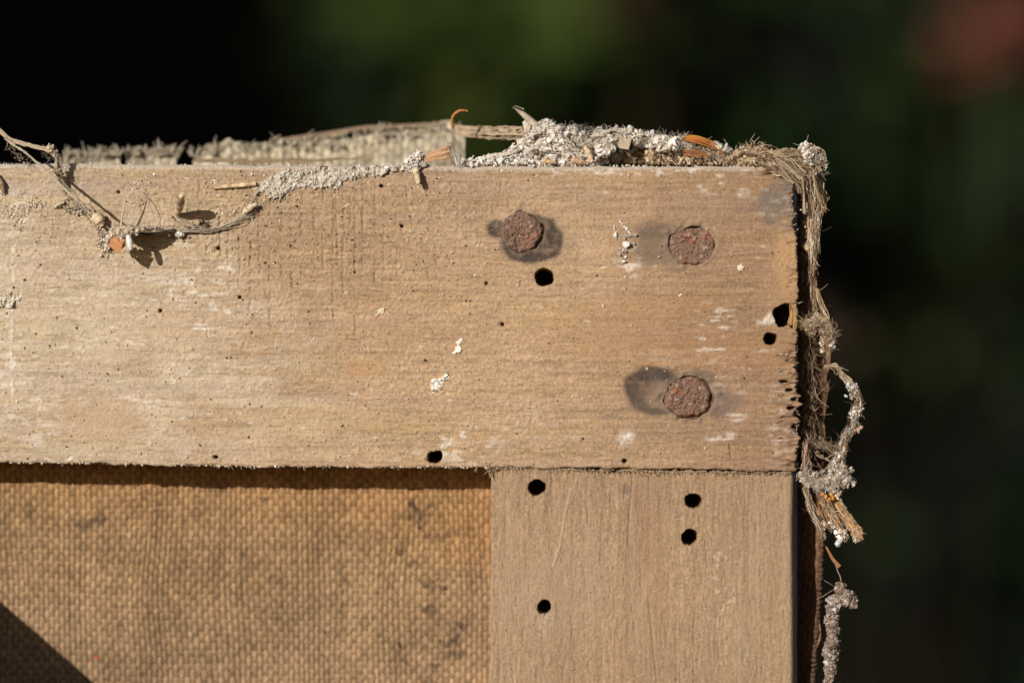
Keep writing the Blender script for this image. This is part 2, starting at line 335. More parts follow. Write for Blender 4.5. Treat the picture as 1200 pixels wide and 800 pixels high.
for cx, cy, rx, ry, k in NAILS:
    m = ell(cx + (1.7 if k != 2 else .9), cy + (1.2 if k != 2 else .6), rx + (.1 if k != 2 else -.8), ry + (.1 if k != 2 else -.8), .04, .07); H = np.where(m > .5, -6, H); base = mixc(base, m, (.08, .045, .03))
    rim = ell(cx, cy, rx + 7, ry + 6, .2, .12) * (1 - m); H += rim * (.9 + .8 * N2); base = mixc(base, rim * .35, (.24, .18, .13))
for h in ((638, 325, 10.5, 9), (919, 369, 12, 13), (930, 374, 6, 9), (903, 397, 6.8, 5.8), (509, 535.5, 9, 6.5), (253, 535.5, 3, 1.8), (732, 540, 3.2, 2.2), (188, 364, 1.8, 1.8), (281, 348, 2.4, 1.6), (256, 291, 3.3, 2.2), (139, 225, 1.8, 2),
          (570, 332, 2.6, 2.2), (447, 218, 2.3, 1.8), (471, 265, 1.6, 1.4), (380, 197, 6, 2.2), (589, 380, 2, 2.4), (919, 447, 7, 1.7), (925, 457, 5, 1.8), (927, 478, 6, 2.6), (932, 500, 5, 2.4), (931, 468, 4, 1.5)):
    H, base = hole(H, base, *h, dep=60 if min(h[2:4]) > 4 else 12, rough=.07 if h[2] > 4 else .2)
# torn splinter tongue next to the broken hole
# broken end grain
eg = sm(905, 938, PX) * sm(.3, 1.5, field(8, 1.3, 51)) * sm(380, 430, PY) ; H -= eg * 7
eg2 = sm(918, 936, PX) * sm(.3, 1.4, field(5, 1.0, 52)); H -= eg2 * 5
base = mixc(base, eg * .2, (.2, .13, .08))
xs = np.r_[np.arange(-900, -40, 24.), np.arange(-40, 936.2, 1.08)]; nv = 334
U, V = np.meshgrid(xs, np.linspace(0, 1, nv)); V = V
Yt = YT(U); Yb = YB(U)
Yb = Yb + samp(field(4, 4, 61), U, 545 + 0 * U) * .7 + samp(field(14, 5, 62), U, 545 + 0 * U) * .3
Yt = Yt + samp(field(9, 4, 63), U, 190 + 0 * U) * .45
Yg = Yt + (Yb - Yt) * V
XR = lambda y: np.interp(y, [190, 205, 225, 300, 350, 450, 552], [925, 927, 931, 934.5, 935.5, 935, 936])
xe = (XR(Yg) - 936) + samp(field(3, 1.1, 64), 930 + 0 * U, Yg) * 1.5 * (.5 + sm(390, 440, Yg)) + samp(field(3, 5, 65), 930 + 0 * U, Yg) * 1.0
Xg = U + xe * sm(880, 936, U)
Hs = samp(H, Xg, Yg); Cs = samp(base, Xg, Yg)
for dist, r, a in ((Yg - Yt, 5, 4.2), (Yb - Yg, 2.5, 2.0), (936 - U, 3, 2)):
    Hs = Hs - a * np.clip(1 - dist / r, 0, 1) ** 2
Cs = mixc(Cs, np.clip(1 - (Yg - Yt) / 7, 0, 1) * .55, (.60, .55, .49))  # upper edge lightened in colour, standing in for its sunlit bevel
def block(X, Y, D, C, back):
    X = np.pad(X, 1, 'edge'); Y = np.pad(Y, 1, 'edge'); D = np.pad(D, 1, 'edge'); C = np.pad(C, ((1, 1), (1, 1), (0, 0)), 'edge')
    D[0] = D[-1] = back; D[:, 0] = D[:, -1] = back
    return X, Y, D, C
X_, Y_, D_, C_ = block(Xg, Yg, -Hs, Cs, 88)
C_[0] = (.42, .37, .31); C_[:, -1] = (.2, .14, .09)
B = MB(); grid(B, X_, Y_, D_, C_)
h_, w_ = X_.shape
B.add([(X_[0, 0], Y_[0, 0], 88), (X_[0, -1], Y_[0, -1], 88), (X_[-1, -1], Y_[-1, -1], 88), (X_[-1, 0], Y_[-1, 0], 88)], q=[[0, 1, 2, 3]], c=(.3, .22, .14))
top_bar = B.build('top_bar', M_railwood, stretcher, smooth=True)
rail_depth = lambda x, y: -samp(H, np.asarray(x, float), np.asarray(y, float))

# ================================================================== SIDE BAR
H2 = .07 * field(.7, 12, 71) + .13 * field(.65, 3, 72) + .16 * NF + .7 * field(40, 120, 73)
c2 = np.zeros((FH, FW, 3)) + np.array([.308, .207, .126])
c2 *= (1 + .045 * field(.9, 45, 74) + .07 * field(.5, 5, 75) + .11 * NF + .035 * N1 + .05 * N80 + .03 * field(8, 90, 76))[..., None]
c2 = mixc(c2, sm(.4, 2, field(9, 50, 77)) * .35, (.26, .16, .096)); c2 = mixc(c2, ell(765, 690, 18, 120, .6, .1) * .35, (.26, .155, .09))
c2 = mixc(c2, ell(650, 690, 60, 50, .8) * .3, (.32, .24, .165)); c2 = mixc(c2, ell(890, 650, 50, 140, .8) * .35, (.265, .177, .108))
ln = sm(1.2, 2.6, field(.6, 40, 29)); c2 = mixc(c2, ln * .26, (.16, .1, .06)); H2 -= ln * .4; c2 = mixc(c2, sm(.6, 2.2, field(4, 70, 26)) * .3, (.36, .27, .18))
por = sm(1.2, 2.2, field(.5, 6, 78)); c2 = mixc(c2, por * .5, (.2, .14, .09)); H2 -= por * .6
sp2 = sm(2.9, 3.3, field(1.0, 1.2, 79)); c2 = mixc(c2, sp2 * .6, (.14, .09, .06))
w2 = np.maximum(ell(852, 668, 10, 30, .5, .3), .8 * ell(848, 700, 14, 50, .5, .3)) * sm(.3, 1.3, N2 + .3 * N1)
w2 = np.maximum(w2, ell(640, 725, 10, 16, .8) * .4); w2 = np.maximum(w2, .25 * sm(.9, 1.8, N1) * ell(855, 650, 40, 130, .7))
w2 = np.maximum(w2, ell(876.5, 757, 2.2, 4.5, .3)); w2 = np.maximum(w2, ell(877, 766, 2.6, 4, .3))
c2 = mixc(c2, np.clip(w2 * (.45 + .3 * NF), 0, 1) * .6, (.62, .54, .44)); H2 += w2 * .8
lnm = strokes([(669, 572), (662, 605), (656, 640), (648, 664)], .9); H2 += lnm * 1.0; c2 = mixc(c2, lnm * .4, (.55, .45, .33))
for p in ([(733, 568), (732, 578), (731, 586)], [(742, 555), (738, 600), (736, 640)], [(760, 700), (766, 760), (770, 800)], [(688, 560), (689, 612)]):
    k = strokes(p, .8); H2 -= k * 1.4; c2 = mixc(c2, k * .45, (.2, .14, .09))
c2 = mixc(c2, ell(734, 573, 4, 6, .3) * .7, (.16, .11, .09)); c2 = mixc(c2, ell(687, 632, 3, 4, .3) * .4, (.3, .2, .12)); c2 = mixc(c2, ell(614, 645, 3, 3, .4) * .5, (.22, .16, .1))
for h in ((629.5, 571.5, 9.7, 8.8), (813, 587, 9.8, 8.3), (808.5, 629, 9, 8.6), (638, 711, 7.2, 7.7)):
    H2, c2 = hole(H2, c2, *h, dep=60, rough=.05)
fz = np.clip(1 - (PY - 552) / 14, 0, 1); H2 += fz * sm(.2, 1.5, field(1.2, 4, 80)) * 1.2
xs = np.linspace(0, 1, 338); ys = np.r_[np.arange(551, 820, 1.08), np.arange(820, 1560, 24.)]
U, Yg = np.meshgrid(xs, ys)
XL = np.interp(Yg, [551, 800, 1560], [576.5, 573, 566]) + samp(field(4, 6, 81), 575 + 0 * U, Yg) * .5
XRr = np.interp(Yg, [551, 800, 1560], [930.5, 930.5, 931]) + samp(field(4, 20, 82), 930 + 0 * U, Yg) * .35
Xg = XL + (XRr - XL) * U
topfuzz = (samp(field(1.3, 3, 83), Xg, 552 + 0 * U) * 1.1 + samp(field(6, 3, 84), Xg, 552 + 0 * U) * .6 + np.interp(Xg, [575, 650, 740, 935], [-4.2, -3.0, -.5, 2.6])) * np.clip(1 - (Yg - 551) / 12, 0, 1)
Yq = Yg + topfuzz
Hs = samp(H2, Xg, Yg); Cs = samp(c2, Xg, Yg)
for dist, r, a in ((Xg - XL, 2.5, 2), (XRr - Xg, 5, 4), (Yg - 551, 4, 3)): Hs = Hs - a * np.clip(1 - dist / r, 0, 1) ** 2
Cs = mixc(Cs, np.clip(1 - (XRr - Xg) / 5, 0, 1) * .6, (.2, .13, .085))  # right arris darkened in colour to paint in its shaded side
X_, Y_, D_, C_ = block(Xg, Yq, -Hs + 2.5, Cs, 87)
B = MB(); grid(B, X_, Y_, D_, C_)
B.add([(X_[0, 0], Y_[0, 0], 87), (X_[0, -1], Y_[0, -1], 87), (X_[-1, -1], Y_[-1, -1], 87), (X_[-1, 0], Y_[-1, 0], 87)], q=[[0, 1, 2, 3]], c=(.3, .22, .14))
side_bar = B.build('side_bar', M_stilewood, stretcher, smooth=True)

# fuzz of torn grain where the two bars meet, splinters at the broken end
B = MB()
for k in range(330):
    x = R.uniform(577, 928); y = np.interp(x, [575, 650, 740, 935], [546.5, 548.5, 551, 554]) + R.uniform(-1.5, 1.5); bx = abs(R.randn()) * (1 if x < 745 else .6)
    pt = walk((x, y, -.5), (R.uniform(-.7, .7), R.uniform(-.2, 1), -.25), 2.5 + 3.0 * bx, 5, .35)
    tube(B, pt, np.linspace(.5, .2, 6), pal(1, [(.5, .39, .26), (.38, .27, .17), (.3, .22, .15)])[0], 3)
for k in range(26):
    pt = walk((575 + R.uniform(-3, 9), 548 + R.uniform(-2, 3), -1), (R.uniform(-1, -.2), R.uniform(-.2, .9), -.3), R.uniform(5, 14), 8, .3)
    tube(B, pt, np.linspace(.7, .25, 9), pal(1, [(.55, .43, .28), (.45, .33, .2)])[0], 3)
for (x, y, dx, dy, L, r) in ((741, 546, .2, 1, 10, 1.1), (743, 549, .5, .8, 12, .9), (750, 553, 1, .3, 9, .8), (763, 552, .6, .6, 8, .8), (845, 555, .5, .6, 9, .7)):
    tube(B, walk((x, y, -1), (dx, dy, -.2), L, 5, .1), np.linspace(r, .3, 6), (.52, .34, .17), 4)
tag(B.build('torn_grain', M_fibre, stretcher), 'torn wood fibres fringing the joint', kind='stuff')
B = MB()
for k in range(110):
    y = R.uniform(215, 552); p0 = (XR(y) - R.uniform(0, 5), y, R.uniform(-1, 14))
    L = abs(R.randn()) * 2.6 + 1.2
    tube(B, walk(p0, (R.uniform(.3, 1), R.uniform(-.9, .5), R.uniform(-.5, .3)), L, 5, .2), np.linspace(R.uniform(.4, 1.1), .2, 6), pal(1, [(.5, .37, .23), (.6, .5, .38), (.35, .24, .15)])[0], 3)
for k in range(26):
    y = R.uniform(405, 525); x = R.uniform(908, 932)
    tube(B, walk((x, y, -.5), (1, R.uniform(-.35, .35), -.15), R.uniform(3, 8), 5, .15), np.linspace(R.uniform(.7, 1.5), .3, 6), pal(1, [(.46, .33, .2), (.58, .47, .35), (.3, .2, .12)])[0], 4)
# splinter tongue inside the broken hole
for k in range(7):
    tube(B, [(925 + k * 1.5 + R.uniform(-1, 1), 356 + R.uniform(-3, 9) - k, 4), (926.5 + k * 1.0, 369, 3 - k * .3), (924 + k * 1.6, 378, 3), (925 + k * 1.5 + R.uniform(-1, 1), 384 + R.uniform(-4, 3), 4)], [.4, 1.0, 1.3, .5], pal(1, [(.45, .26, .11), (.58, .38, .19), (.25, .14, .07)], None, .25)[0], 4)
tag(B.build('splinters', M_fibre, stretcher), 'pale splinters on the broken bar end', kind='stuff')

# nails
for cx, cy, rx, ry, k in NAILS:
    nr_, na = 34, 120
    r = np.linspace(0, 1, nr_)[:, None] * np.ones((1, na + 1)); a = np.linspace(0, 2 * math.pi, na + 1)[None] * np.ones((nr_, 1))
    rk = np.random.RandomState(40 + k)
    sh = 1 + sum(rk.uniform(-.07, .07) / (j ** .6) * np.cos(j * a + rk.uniform(0, 6)) for j in range(2, 22))
    if k == 2: sh = sh / ((np.abs(np.cos(a)) ** 3.2 + np.abs(np.sin(a)) ** 3.2) ** (1 / 3.2)) * .96
    X = cx + rx * r * sh * np.cos(a); Y = cy + ry * r * sh * np.sin(a)
    hh = (.9 + .03 * (X - cx) if k == 1 else .1 - .02 * (X - cx) if k == 2 else .8 + .02 * (Y - cy)) + .8 * samp(N2, X, Y) * .6 + .9 * samp(N5, X, Y) * .7 + .45 * samp(N1, X, Y) + 1.2 * samp(N12, X, Y) * .4
    hh = hh + .5 * samp(NF, X, Y); hh = hh + 1.3 * samp(N12, X * 1.4, Y * 1.4) * .5; hh = hh * (1 - sm(.9, 1, r)) - 2.5 * sm(.86, 1, r) ** 2
    C = np.zeros(X.shape + (3,)) + np.array((.185, .108, .075))
    C = mixc(C, sm(.3, 1.6, samp(N5, X, Y)) * .5, (.13, .085, .064)); C = mixc(C, sm(.7, 1.7, samp(field(4, 3, 90 + k), X, Y)) * .75, (.24, .09, .045))
    C = mixc(C, sm(1.0, 2.2, samp(N2, X, Y)) * .6, (.36, .27, .2)); C = mixc(C, sm(1.3, 2.4, samp(field(1.2, 1.2, 95 + k), X, Y)) * .6, (.42, .34, .28))
    C = mixc(C, sm(.82, 1.0, r + .06 * samp(N2, X, Y)) * .5 * sm(-.6, .8, samp(N5, X, Y)), (.24, .165, .11))
    B = MB(); grid(B, X, Y, -hh, C); o = B.build('nail', M_rust, stretcher, smooth=True)
    o['label'] = ('large round rusty nail head in a grey-brown halo, above the upper worm hole', 'squarish rusty nail head with a grey smudge on its left', 'round rusty nail head beside a dark grey ring stain')[k - 1]

# ================================================================== CANVAS seen in the opening
DC = 84
def weave(X, Y, pitch_x, pitch_y, seed, amp=1.6, rib=.5):
    wob = samp(field(26, 40, seed), X, Y) * 1.7; wob2 = samp(field(40, 26, seed + 1), X, Y) * 1.5
    u = (X + wob) / pitch_x; v = (Y + wob2) / pitch_y
    iu = np.floor(u); iv = np.floor(v); fu = u - iu - .5; fv = v - iv - .5
    thick = 1 + .1 * np.sin(iu * 12.9898) + .1 * np.sin(iv * 78.2)
    par = np.where((iu + iv) % 2 == 0, 1, -1)
    warp = np.sqrt(np.clip(1 - (fu * 2.05 / thick) ** 2, 0, 1)) * 1.25 + par * rib * np.cos(fv * math.pi) + .12 * samp(N2, X * 1.7, Y)
    weft = np.sqrt(np.clip(1 - (fv * 2.05) ** 2, 0, 1)) * .75 - par * rib * np.cos(fu * math.pi) + .12 * samp(N2, X, Y * 1.7)
    return np.maximum(warp, weft) * amp, warp > weft
xs = np.r_[np.arange(-900, -20, 30.), np.arange(-20, 600, .9), np.arange(600, 950, 25.)]; ys = np.r_[np.arange(205, 535, 30.), np.arange(535, 830, .9), np.arange(830, 1560, 30.)]
Xg, Yg = np.meshgrid(xs, ys)
hw, isw = weave(Xg, Yg, 6.5, 7.4, 101, 1.8, .42)
fine = (Xg > -20) & (Xg < 600) & (Yg > 535) & (Yg < 830); hw = np.where(fine, hw, 0)
cc = np.zeros((FH, FW, 3)) + np.array([.292, .185, .098])
cc = mixc(cc, (1 - sm(555, 665, PY + 14 * N40 - .12 * (PX - 300))) * .65, (.345, .19, .082))
cc = mixc(cc, sm(640, 800, PY + 20 * N40) * .6, (.27, .18, .108)); cc *= (1 + .07 * N25 + .05 * N5 + .05 * field(2, 30, 104) + .08 * N2 + .06 * NF)[..., None]
F3 = field(2.4, 2.4, 55); dk = np.clip(ell(495, 680, 60, 110, .8, .2) * (sm(1.0, 2.2, F3 + .6 * N12 + .2 * N40) + .35 * sm(.2, 1.6, N12)), 0, 1)
dk = np.maximum(dk, ell(482, 610, 14, 7, .4, .3) * .8)
dk = np.maximum(dk, strokes([(545, 622), (532, 628), (510, 636), (496, 634)], 4) * .6)
for e in ((102, 614, 12, 4.5), (85, 618, 6, 6), (95, 622, 5, 5), (302, 588, 5, 3), (160, 587, 4, 3), (478, 640, 9, 7), (498, 690, 7, 5), (530, 776, 12, 5), (470, 650, 6, 6), (480, 666, 7, 4), (498, 720, 8, 4), (378, 748, 4, 2.5), (360, 707, 2.5, 2), (553, 690, 8, 4), (285, 670, 2, 2), (500, 608, 6, 3), (118, 597, 5, 2)): dk = np.maximum(dk, ell(*e, .5, .35) * .75)
dk = np.maximum(dk, .5 * ell(140, 590, 70, 40, .7) * sm(1.0, 2.0, F3 + .3 * N12)); dk = np.maximum(dk, .25 * ell(520, 600, 60, 50, .7) * sm(0, 1.4, N12)); dk = np.maximum(dk, .6 * sm(2.5, 3.2, F3)); dk = dk * np.clip(.75 + .35 * N2, 0, 1)
cc = mixc(cc, dk * .9, (.075, .05, .034)); cc = mixc(cc, ell(103, 777, 4, 2, .4) * .8, (.35, .08, .03))
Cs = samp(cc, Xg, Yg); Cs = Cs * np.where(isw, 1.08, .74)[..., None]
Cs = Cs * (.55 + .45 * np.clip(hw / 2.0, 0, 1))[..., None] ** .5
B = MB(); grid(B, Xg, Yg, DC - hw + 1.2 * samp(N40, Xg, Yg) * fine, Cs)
grid(B, *np.meshgrid([-900., 950.], [205., 1560.]), np.full((2, 2), DC + 6.), np.full((2, 2, 3), .5))
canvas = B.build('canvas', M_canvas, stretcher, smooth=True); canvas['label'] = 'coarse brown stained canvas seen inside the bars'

# canvas turned over behind the top edge
tu = np.arange(0, 470, 1.1); tv = np.arange(0, 66, 1.1)
Ug, Vg = np.meshgrid(tu, tv)
topy = np.interp(Ug + 75, [75, 100, 130, 170, 210, 250, 300, 350, 400, 450, 500, 530, 540], [178, 176, 178, 174, 172, 172, 168, 163, 157, 151, 147, 143, 148])
topy = topy + 3.0 * samp(field(4, 4, 111), Ug, 300 + 0 * Ug) * (1 - .45 * sm(250, 450, Ug)) 
dd = 190 - Vg * .8 + 10 * samp(N40, Ug, Vg + 300)
kk = (4000 + dd) / 4000; Xw = 600 + (Ug + 75 - 600) * kk; Yw = 400 + (topy + Vg - 400) * kk
hw, isw = weave(Ug, Vg, 9, 8, 112, 3.2)
keep = (samp(field(5, 4, 113), Ug, Vg + 500) + sm(0, 9, Vg) * 3 - 1.3 * (Ug < 190) * (Vg < 14) > -.4) & (topy + Vg < 215)
keep &= ~((Ug < 150) & (samp(field(9, 30, 114), Ug, 0 * Vg + 500) < -.1) & (Vg < 26))
C = np.zeros(Xw.shape + (3,)) + np.array((.43, .37, .265)); C *= (1 + .15 * samp(N5, Ug, Vg))[..., None]; C = mixc(C, sm(.8, 2, samp(N12, Ug, Vg)) * .5, (.2, .155, .1)); C *= np.where(isw, 1, .7)[..., None]
B = MB(); grid(B, Xw, Yw, dd - hw, C, keep)
flap = B.build('turned_canvas', M_canvas, stretcher, smooth=True); flap['label'] = 'pale ragged canvas turned over behind the top edge'
B = MB()
for k in range(420):
    u = 466 * R.rand() ** 1.5; x = u + 75; ty = np.interp(x, [75, 170, 250, 300, 350, 400, 450, 530], [180, 176, 174, 170, 165, 159, 153, 145])
    p = at(x, ty + R.uniform(-1, 12), 175); n = R.randint(1, 3)
    tube(B, walk(p, (R.uniform(-.5, .5), -1, R.uniform(-.4, .2)), R.uniform(4, 15) * (1.5 if R.rand() < .1 else .8 if u < 200 else .5), 6, .22), np.linspace(R.uniform(.6, 1.7), .4, 7), pal(1, [(.5, .44, .33), (.44, .38, .28), (.56, .5, .4)])[0], 4)
for x0 in (118, 122, 135, 160, 185, 193, 247, 325, 441):
    for j in range(7):
        p = at(x0 + R.uniform(-5, 5), 182 if x0 < 300 else 165 if x0 < 400 else 154, 165)
        tube(B, walk(p, (R.uniform(-.6, .5), -1, -.1), R.uniform(6, 16), 6, .25), np.linspace(1.5, .5, 7), pal(1, [(.5, .43, .32), (.4, .33, .24)])[0], 4)
for k in range(5):      # tan selvedge thread running along the foot of the cloth
    y = 187 + k * .6; pts = [at(x, y + R.uniform(-2.2, 2.2), 130) for x in np.linspace(222 + R.uniform(0, 30), 345 + R.uniform(0, 90), 16)]
    tube(B, pts, 1.2, pal(1, [(.36, .25, .15), (.42, .32, .21)])[0], 4)
for k in range(3):
    pts = [at(x, np.interp(x, [330, 430, 520], [166, 151, 147]) - 3 + 1.5 * k + R.uniform(-.4, .4), 185) for x in np.linspace(330, 520, 18)]
    tube(B, pts, .9, (.4, .29, .2), 4)
tag(B.build('fringe', M_fibre, stretcher), 'frayed thread ends along the turned canvas', kind='stuff')
# warp threads spanning the gap right of the turned canvas
for y0, y1, r in ((147, 148, .9), (149, 150.5, 1.5), (152, 152, 1.1), (154.5, 156, 1.8), (157, 163, 1.0), (151, 158, .8), (156, 153, .9), (159, 160, .7)):
    B = MB(); n = 26; t = np.linspace(0, 1, n)
    pts = [at(534 + 82 * s, y0 + (y1 - y0) * s + 2 * math.sin(3 * s) + R.uniform(-.3, .3), 120 - 60 * s) for s in t]
    pts = [np.array(p) + R.randn(3) * .5 for p in pts]; tube(B, pts, r * (1 + .3 * R.randn(n)).clip(.4), pal(n, [(.45, .33, .21), (.52, .42, .3)]), 5); B.build('loose_thread', M_fibre, stretcher)

# canvas edge wrapped down the right side
ys = np.arange(196, 900, 1.1); us = np.linspace(0, 1, 70); Ug, Yg = np.meshgrid(us, ys)
xo = np.interp(Yg, [196, 240, 290, 340, 380, 420, 470, 530, 560, 620, 700, 800, 900], [948, 951, 953, 958, 966, 972, 968, 967, 967, 966, 962, 954, 948]) + 1.6 * samp(field(5, 6, 121), 940 + 0 * Ug, Yg)
xi = 934.; dd = 84 - 36 * Ug ** 1.2 + 2 * samp(N12, Ug * 60 + 900, Yg)
Xs = xi + (xo - xi) * Ug; kk = (4000 + dd) / 4000; Xw = 600 + (Xs - 600) * kk; Yw = 400 + (Yg - 400) * kk
hw, isw = weave(Ug * 36 + .12 * Yg, Yg, 8, 7.4, 122, 2.2)
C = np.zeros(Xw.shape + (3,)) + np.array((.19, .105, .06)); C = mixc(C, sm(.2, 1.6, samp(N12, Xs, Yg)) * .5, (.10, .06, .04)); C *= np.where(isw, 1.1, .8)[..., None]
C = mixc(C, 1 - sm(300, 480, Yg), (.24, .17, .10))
keep = ~((samp(field(6, 10, 123), Xs * 1.0, Yg) < -.55) & (Yg < 330) & (Ug > .3))
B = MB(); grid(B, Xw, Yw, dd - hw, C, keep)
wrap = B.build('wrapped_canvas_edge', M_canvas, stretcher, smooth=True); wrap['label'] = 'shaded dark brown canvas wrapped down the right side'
# little loops of thread along the outer hem of the wrapped edge
B = MB()
for k, y in enumerate(np.arange(555, 812, 5.6)):
    x = np.interp(y, [555, 620, 700, 800], [966, 965, 961, 953]) - 1; p = at(x, y, 46)
    crumbs(B, [p], [3.6], [(.12, .068, .042)], .12, .35)
tag(B.build('hem_knots', M_fibre, stretcher, smooth=True), 'row of brown thread knots down the hem', kind='stuff')

# ================================================================== debris helpers
WHT = [(.78, .74, .68), (.68, .62, .55), (.50, .44, .36), (.84, .81, .77)]
TAN = [(.58, .41, .25), (.37, .235, .135), (.72, .58, .42), (.18, .11, .065)]
def cloud_tex(name, size):
    t = bpy.data.textures.new(name, 'CLOUDS'); t.noise_scale = size * S; t.noise_depth = 3; return t
T_fine = cloud_tex('lump_relief', 6)
def lump(name, balls, colr, parent, vox=1.3, disp=4.5, mat=None, kind=None, label=None):
    B = MB(); balls = np.array(balls, float)
    for b in balls: B.add(ICO2 * b[3] * (1 + .12 * R.randn(3)) + b[:3], t=ICO2F, c=colr)
    o = B.build(name, mat or solid(name + '_mat', colr), parent, smooth=True)
    m = o.modifiers.new('r', 'REMESH'); m.mode = 'VOXEL'; m.voxel_size = vox * S; m.use_smooth_shade = True
    d = o.modifiers.new('d', 'DISPLACE'); d.texture = T_fine; d.texture_coords = 'LOCAL'; d.strength = disp * S; d.mid_level = .5
    if label: o['label'] = label
    return o
def solid(name, c):
    m = bpy.data.materials.new(name); m.use_nodes = True; n = m.node_tree.nodes; l = m.node_tree.links; b = n['Principled BSDF']
    b.inputs['Roughness'].default_value = .95; b.inputs['Specular IOR Level'].default_value = .1
    tc = n.new('ShaderNodeTexCoord'); z = n.new('ShaderNodeTexNoise'); z.inputs['Scale'].default_value = 1 / (6 * S); z.inputs['Detail'].default_value = 5; l.new(tc.outputs['Object'], z.inputs[0])
    r = n.new('ShaderNodeValToRGB'); r.color_ramp.elements[0].position = .35; r.color_ramp.elements[1].position = .62
    r.color_ramp.elements[0].color = (c[0] * .5, c[1] * .46, c[2] * .4, 1); r.color_ramp.elements[1].color = (c[0] * 1.15, c[1] * 1.15, c[2] * 1.15, 1)
    l.new(z.outputs[0], r.inputs[0]); l.new(r.outputs[0], b.inputs['Base Color'])
    bp = n.new('ShaderNodeBump'); bp.inputs['Distance'].default_value = S * 1.2; z2 = n.new('ShaderNodeTexNoise'); z2.inputs['Scale'].default_value = 1 / (1.6 * S); l.new(tc.outputs['Object'], z2.inputs[0]); l.new(z2.outputs[0], bp.inputs['Height']); l.new(bp.outputs[0], b.inputs['Normal'])
    return m
def surf_pts(balls, n, grow=1.02, front=True):
    balls = np.array(balls, float); w_ = balls[:, 3] ** 2; i = R.choice(len(balls), n * 3, p=w_ / w_.sum())
    d = R.randn(n * 3, 3); d /= np.linalg.norm(d, axis=1)[:, None]
    P = balls[i, :3] + d * balls[i, 3:4] * grow
    dist = np.linalg.norm(P[:, None] - balls[None, :, :3], axis=2) / balls[None, :, 3]
    P = P[dist.min(1) > .93]
    if front: P = P[np.argsort(R.rand(len(P)))]
    return P[:n]
def balls_along(path, n, jit):
    P = poly(path, np.linspace(0, 1, n)); P[:, :3] += R.randn(n, 3) * jit; P[:, 3] *= R.uniform(.75, 1.2, n); return P
def grit(B, P, lo, hi, cols, wts=None, var=.12):
    if len(P) == 0: return
    P = np.asarray(P, float); C = pal(len(P), cols, wts, var)
    k = np.clip(.92 + .13 * samp(N5, P[:, 0] * 1.3, P[:, 1] * 1.3 + P[:, 2]) + .07 * samp(N2, P[:, 0] * 2, P[:, 1] * 2), .5, 1.12)[:, None]
    C = C * np.concatenate([k, k ** 1.15, k ** 1.4], 1)
    crumbs(B, P, lo * .75 + (hi - lo) * R.rand(len(P)) ** 3.5, C, .34, .5)
def grit_old(B, P, lo, hi, cols, wts=None, var=.12): crumbs(B, P, lo * .75 + (hi - lo) * R.rand(len(P)) ** 3.5, pal(len(P), cols, wts, var), .34, .5)

# ---- big white gritty lump on the top edge
root = empty('gritty_lump', tuple(W((690, 194, 30))), 'large whitish crumbly lump heaped on the top edge above the nails', 'debris')
bl = []
for cx, cy, r in ((628, 152, 11), (640, 148, 10), (650, 158, 12), (668, 158, 11), (655, 172, 14), (680, 160, 9), (682, 172, 12), (632, 166, 12), (620, 176, 12), (604, 182, 10), (590, 186, 8), (575, 189, 6), (560, 190, 5), (668, 180, 14), (640, 182, 12),
                  (703, 157, 8), (712, 160, 10), (700, 170, 11), (722, 156, 9), (735, 155, 8), (748, 158, 8), (762, 162, 8), (776, 165, 8), (790, 166, 8), (692, 184, 10), (704, 182, 8), (805, 168, 8), (712, 172, 8)):
    bl.append((*at(cx, cy + 3, 34 + R.uniform(-8, 8)), r))
for cx in range(712, 850, 9): bl.append((*at(cx, 180 + R.uniform(-2, 3), 62), 10))
lump('lump_body', bl, (.52, .465, .40), root)
P = surf_pts(bl, 7500); yy = P[:, 1]; hol = (P[:, 0] > 712) & (yy > np.interp(P[:, 0], [712, 730, 760, 800, 850], [180, 163, 172, 176, 176]))
B = MB(); grit(B, P[~hol] + R.randn((~hol).sum(), 3) * 1.0, .7, 3.2, WHT + [(.36, .30, .23)], [.34, .26, .16, .14, .10]); P1 = surf_pts(bl, 160, 1.08); P1 = P1[(P1[:, 0] < 800) & (P1[:, 1] < 178)]; grit(B, P1, 2.0, 4.6, WHT, [.4, .3, .15, .15])
for a in (((560, 186, 20), (590, 180, 18), (615, 160, 16), (640, 150, 18)), ((540, 192, 6), (575, 188, 8), (610, 176, 12)), ((640, 150, 18), (660, 160, 14), (676, 178, 14), (690, 186, 14)), ((690, 160, 20), (720, 152, 20), (755, 158, 22)), ((612, 170, 10), (650, 178, 8), (690, 182, 12))):
    shred(B, [at(*q) for q in a], R.uniform(6, 11), (.62, .56, .49), (.4, .34, .27), twist=1.5)
cr = R.uniform(540, 640, 500); crumbs(B, np.stack([cr, 190 + R.randn(500) * 3, R.uniform(-2, 50, 500)], 1), R.uniform(.7, 2.4, 500), pal(500, WHT))
P2 = surf_pts(bl, 150, 1.0); P2 = P2[(P2[:, 1] < 186) & (P2[:, 2] < 45)]
for p_ in P2[:38]: crumbs(B, p_[None], R.uniform(3.5, 7), pal(1, WHT[:3] + [(.42, .34, .25)]), .2, .75)
tag(B.build('grit', M_grit, root), 'white and grey grit crusting the lump', kind='stuff')
B = MB(); grit(B, P[hol], .8, 3, [(.17, .125, .07), (.24, .18, .10), (.34, .27, .17), (.1, .07, .045)])
tag(B.build('brown_grit', M_grit, root), 'olive brown grit in the hollow at the right end', kind='stuff')
B = MB(); tube(B, [at(602, 126, 26), at(612, 133, 27), at(620, 140, 29), at(630, 150, 32)], [.9, 3.2, 4.4, 5], (.52, .43, .33), 6); tube(B, [at(614, 128, 28), at(604, 124, 28), at(600, 127, 28)], [.5, .3, .3], (.6, .5, .4), 3)
B.build('spike', M_seed, root, smooth=True)
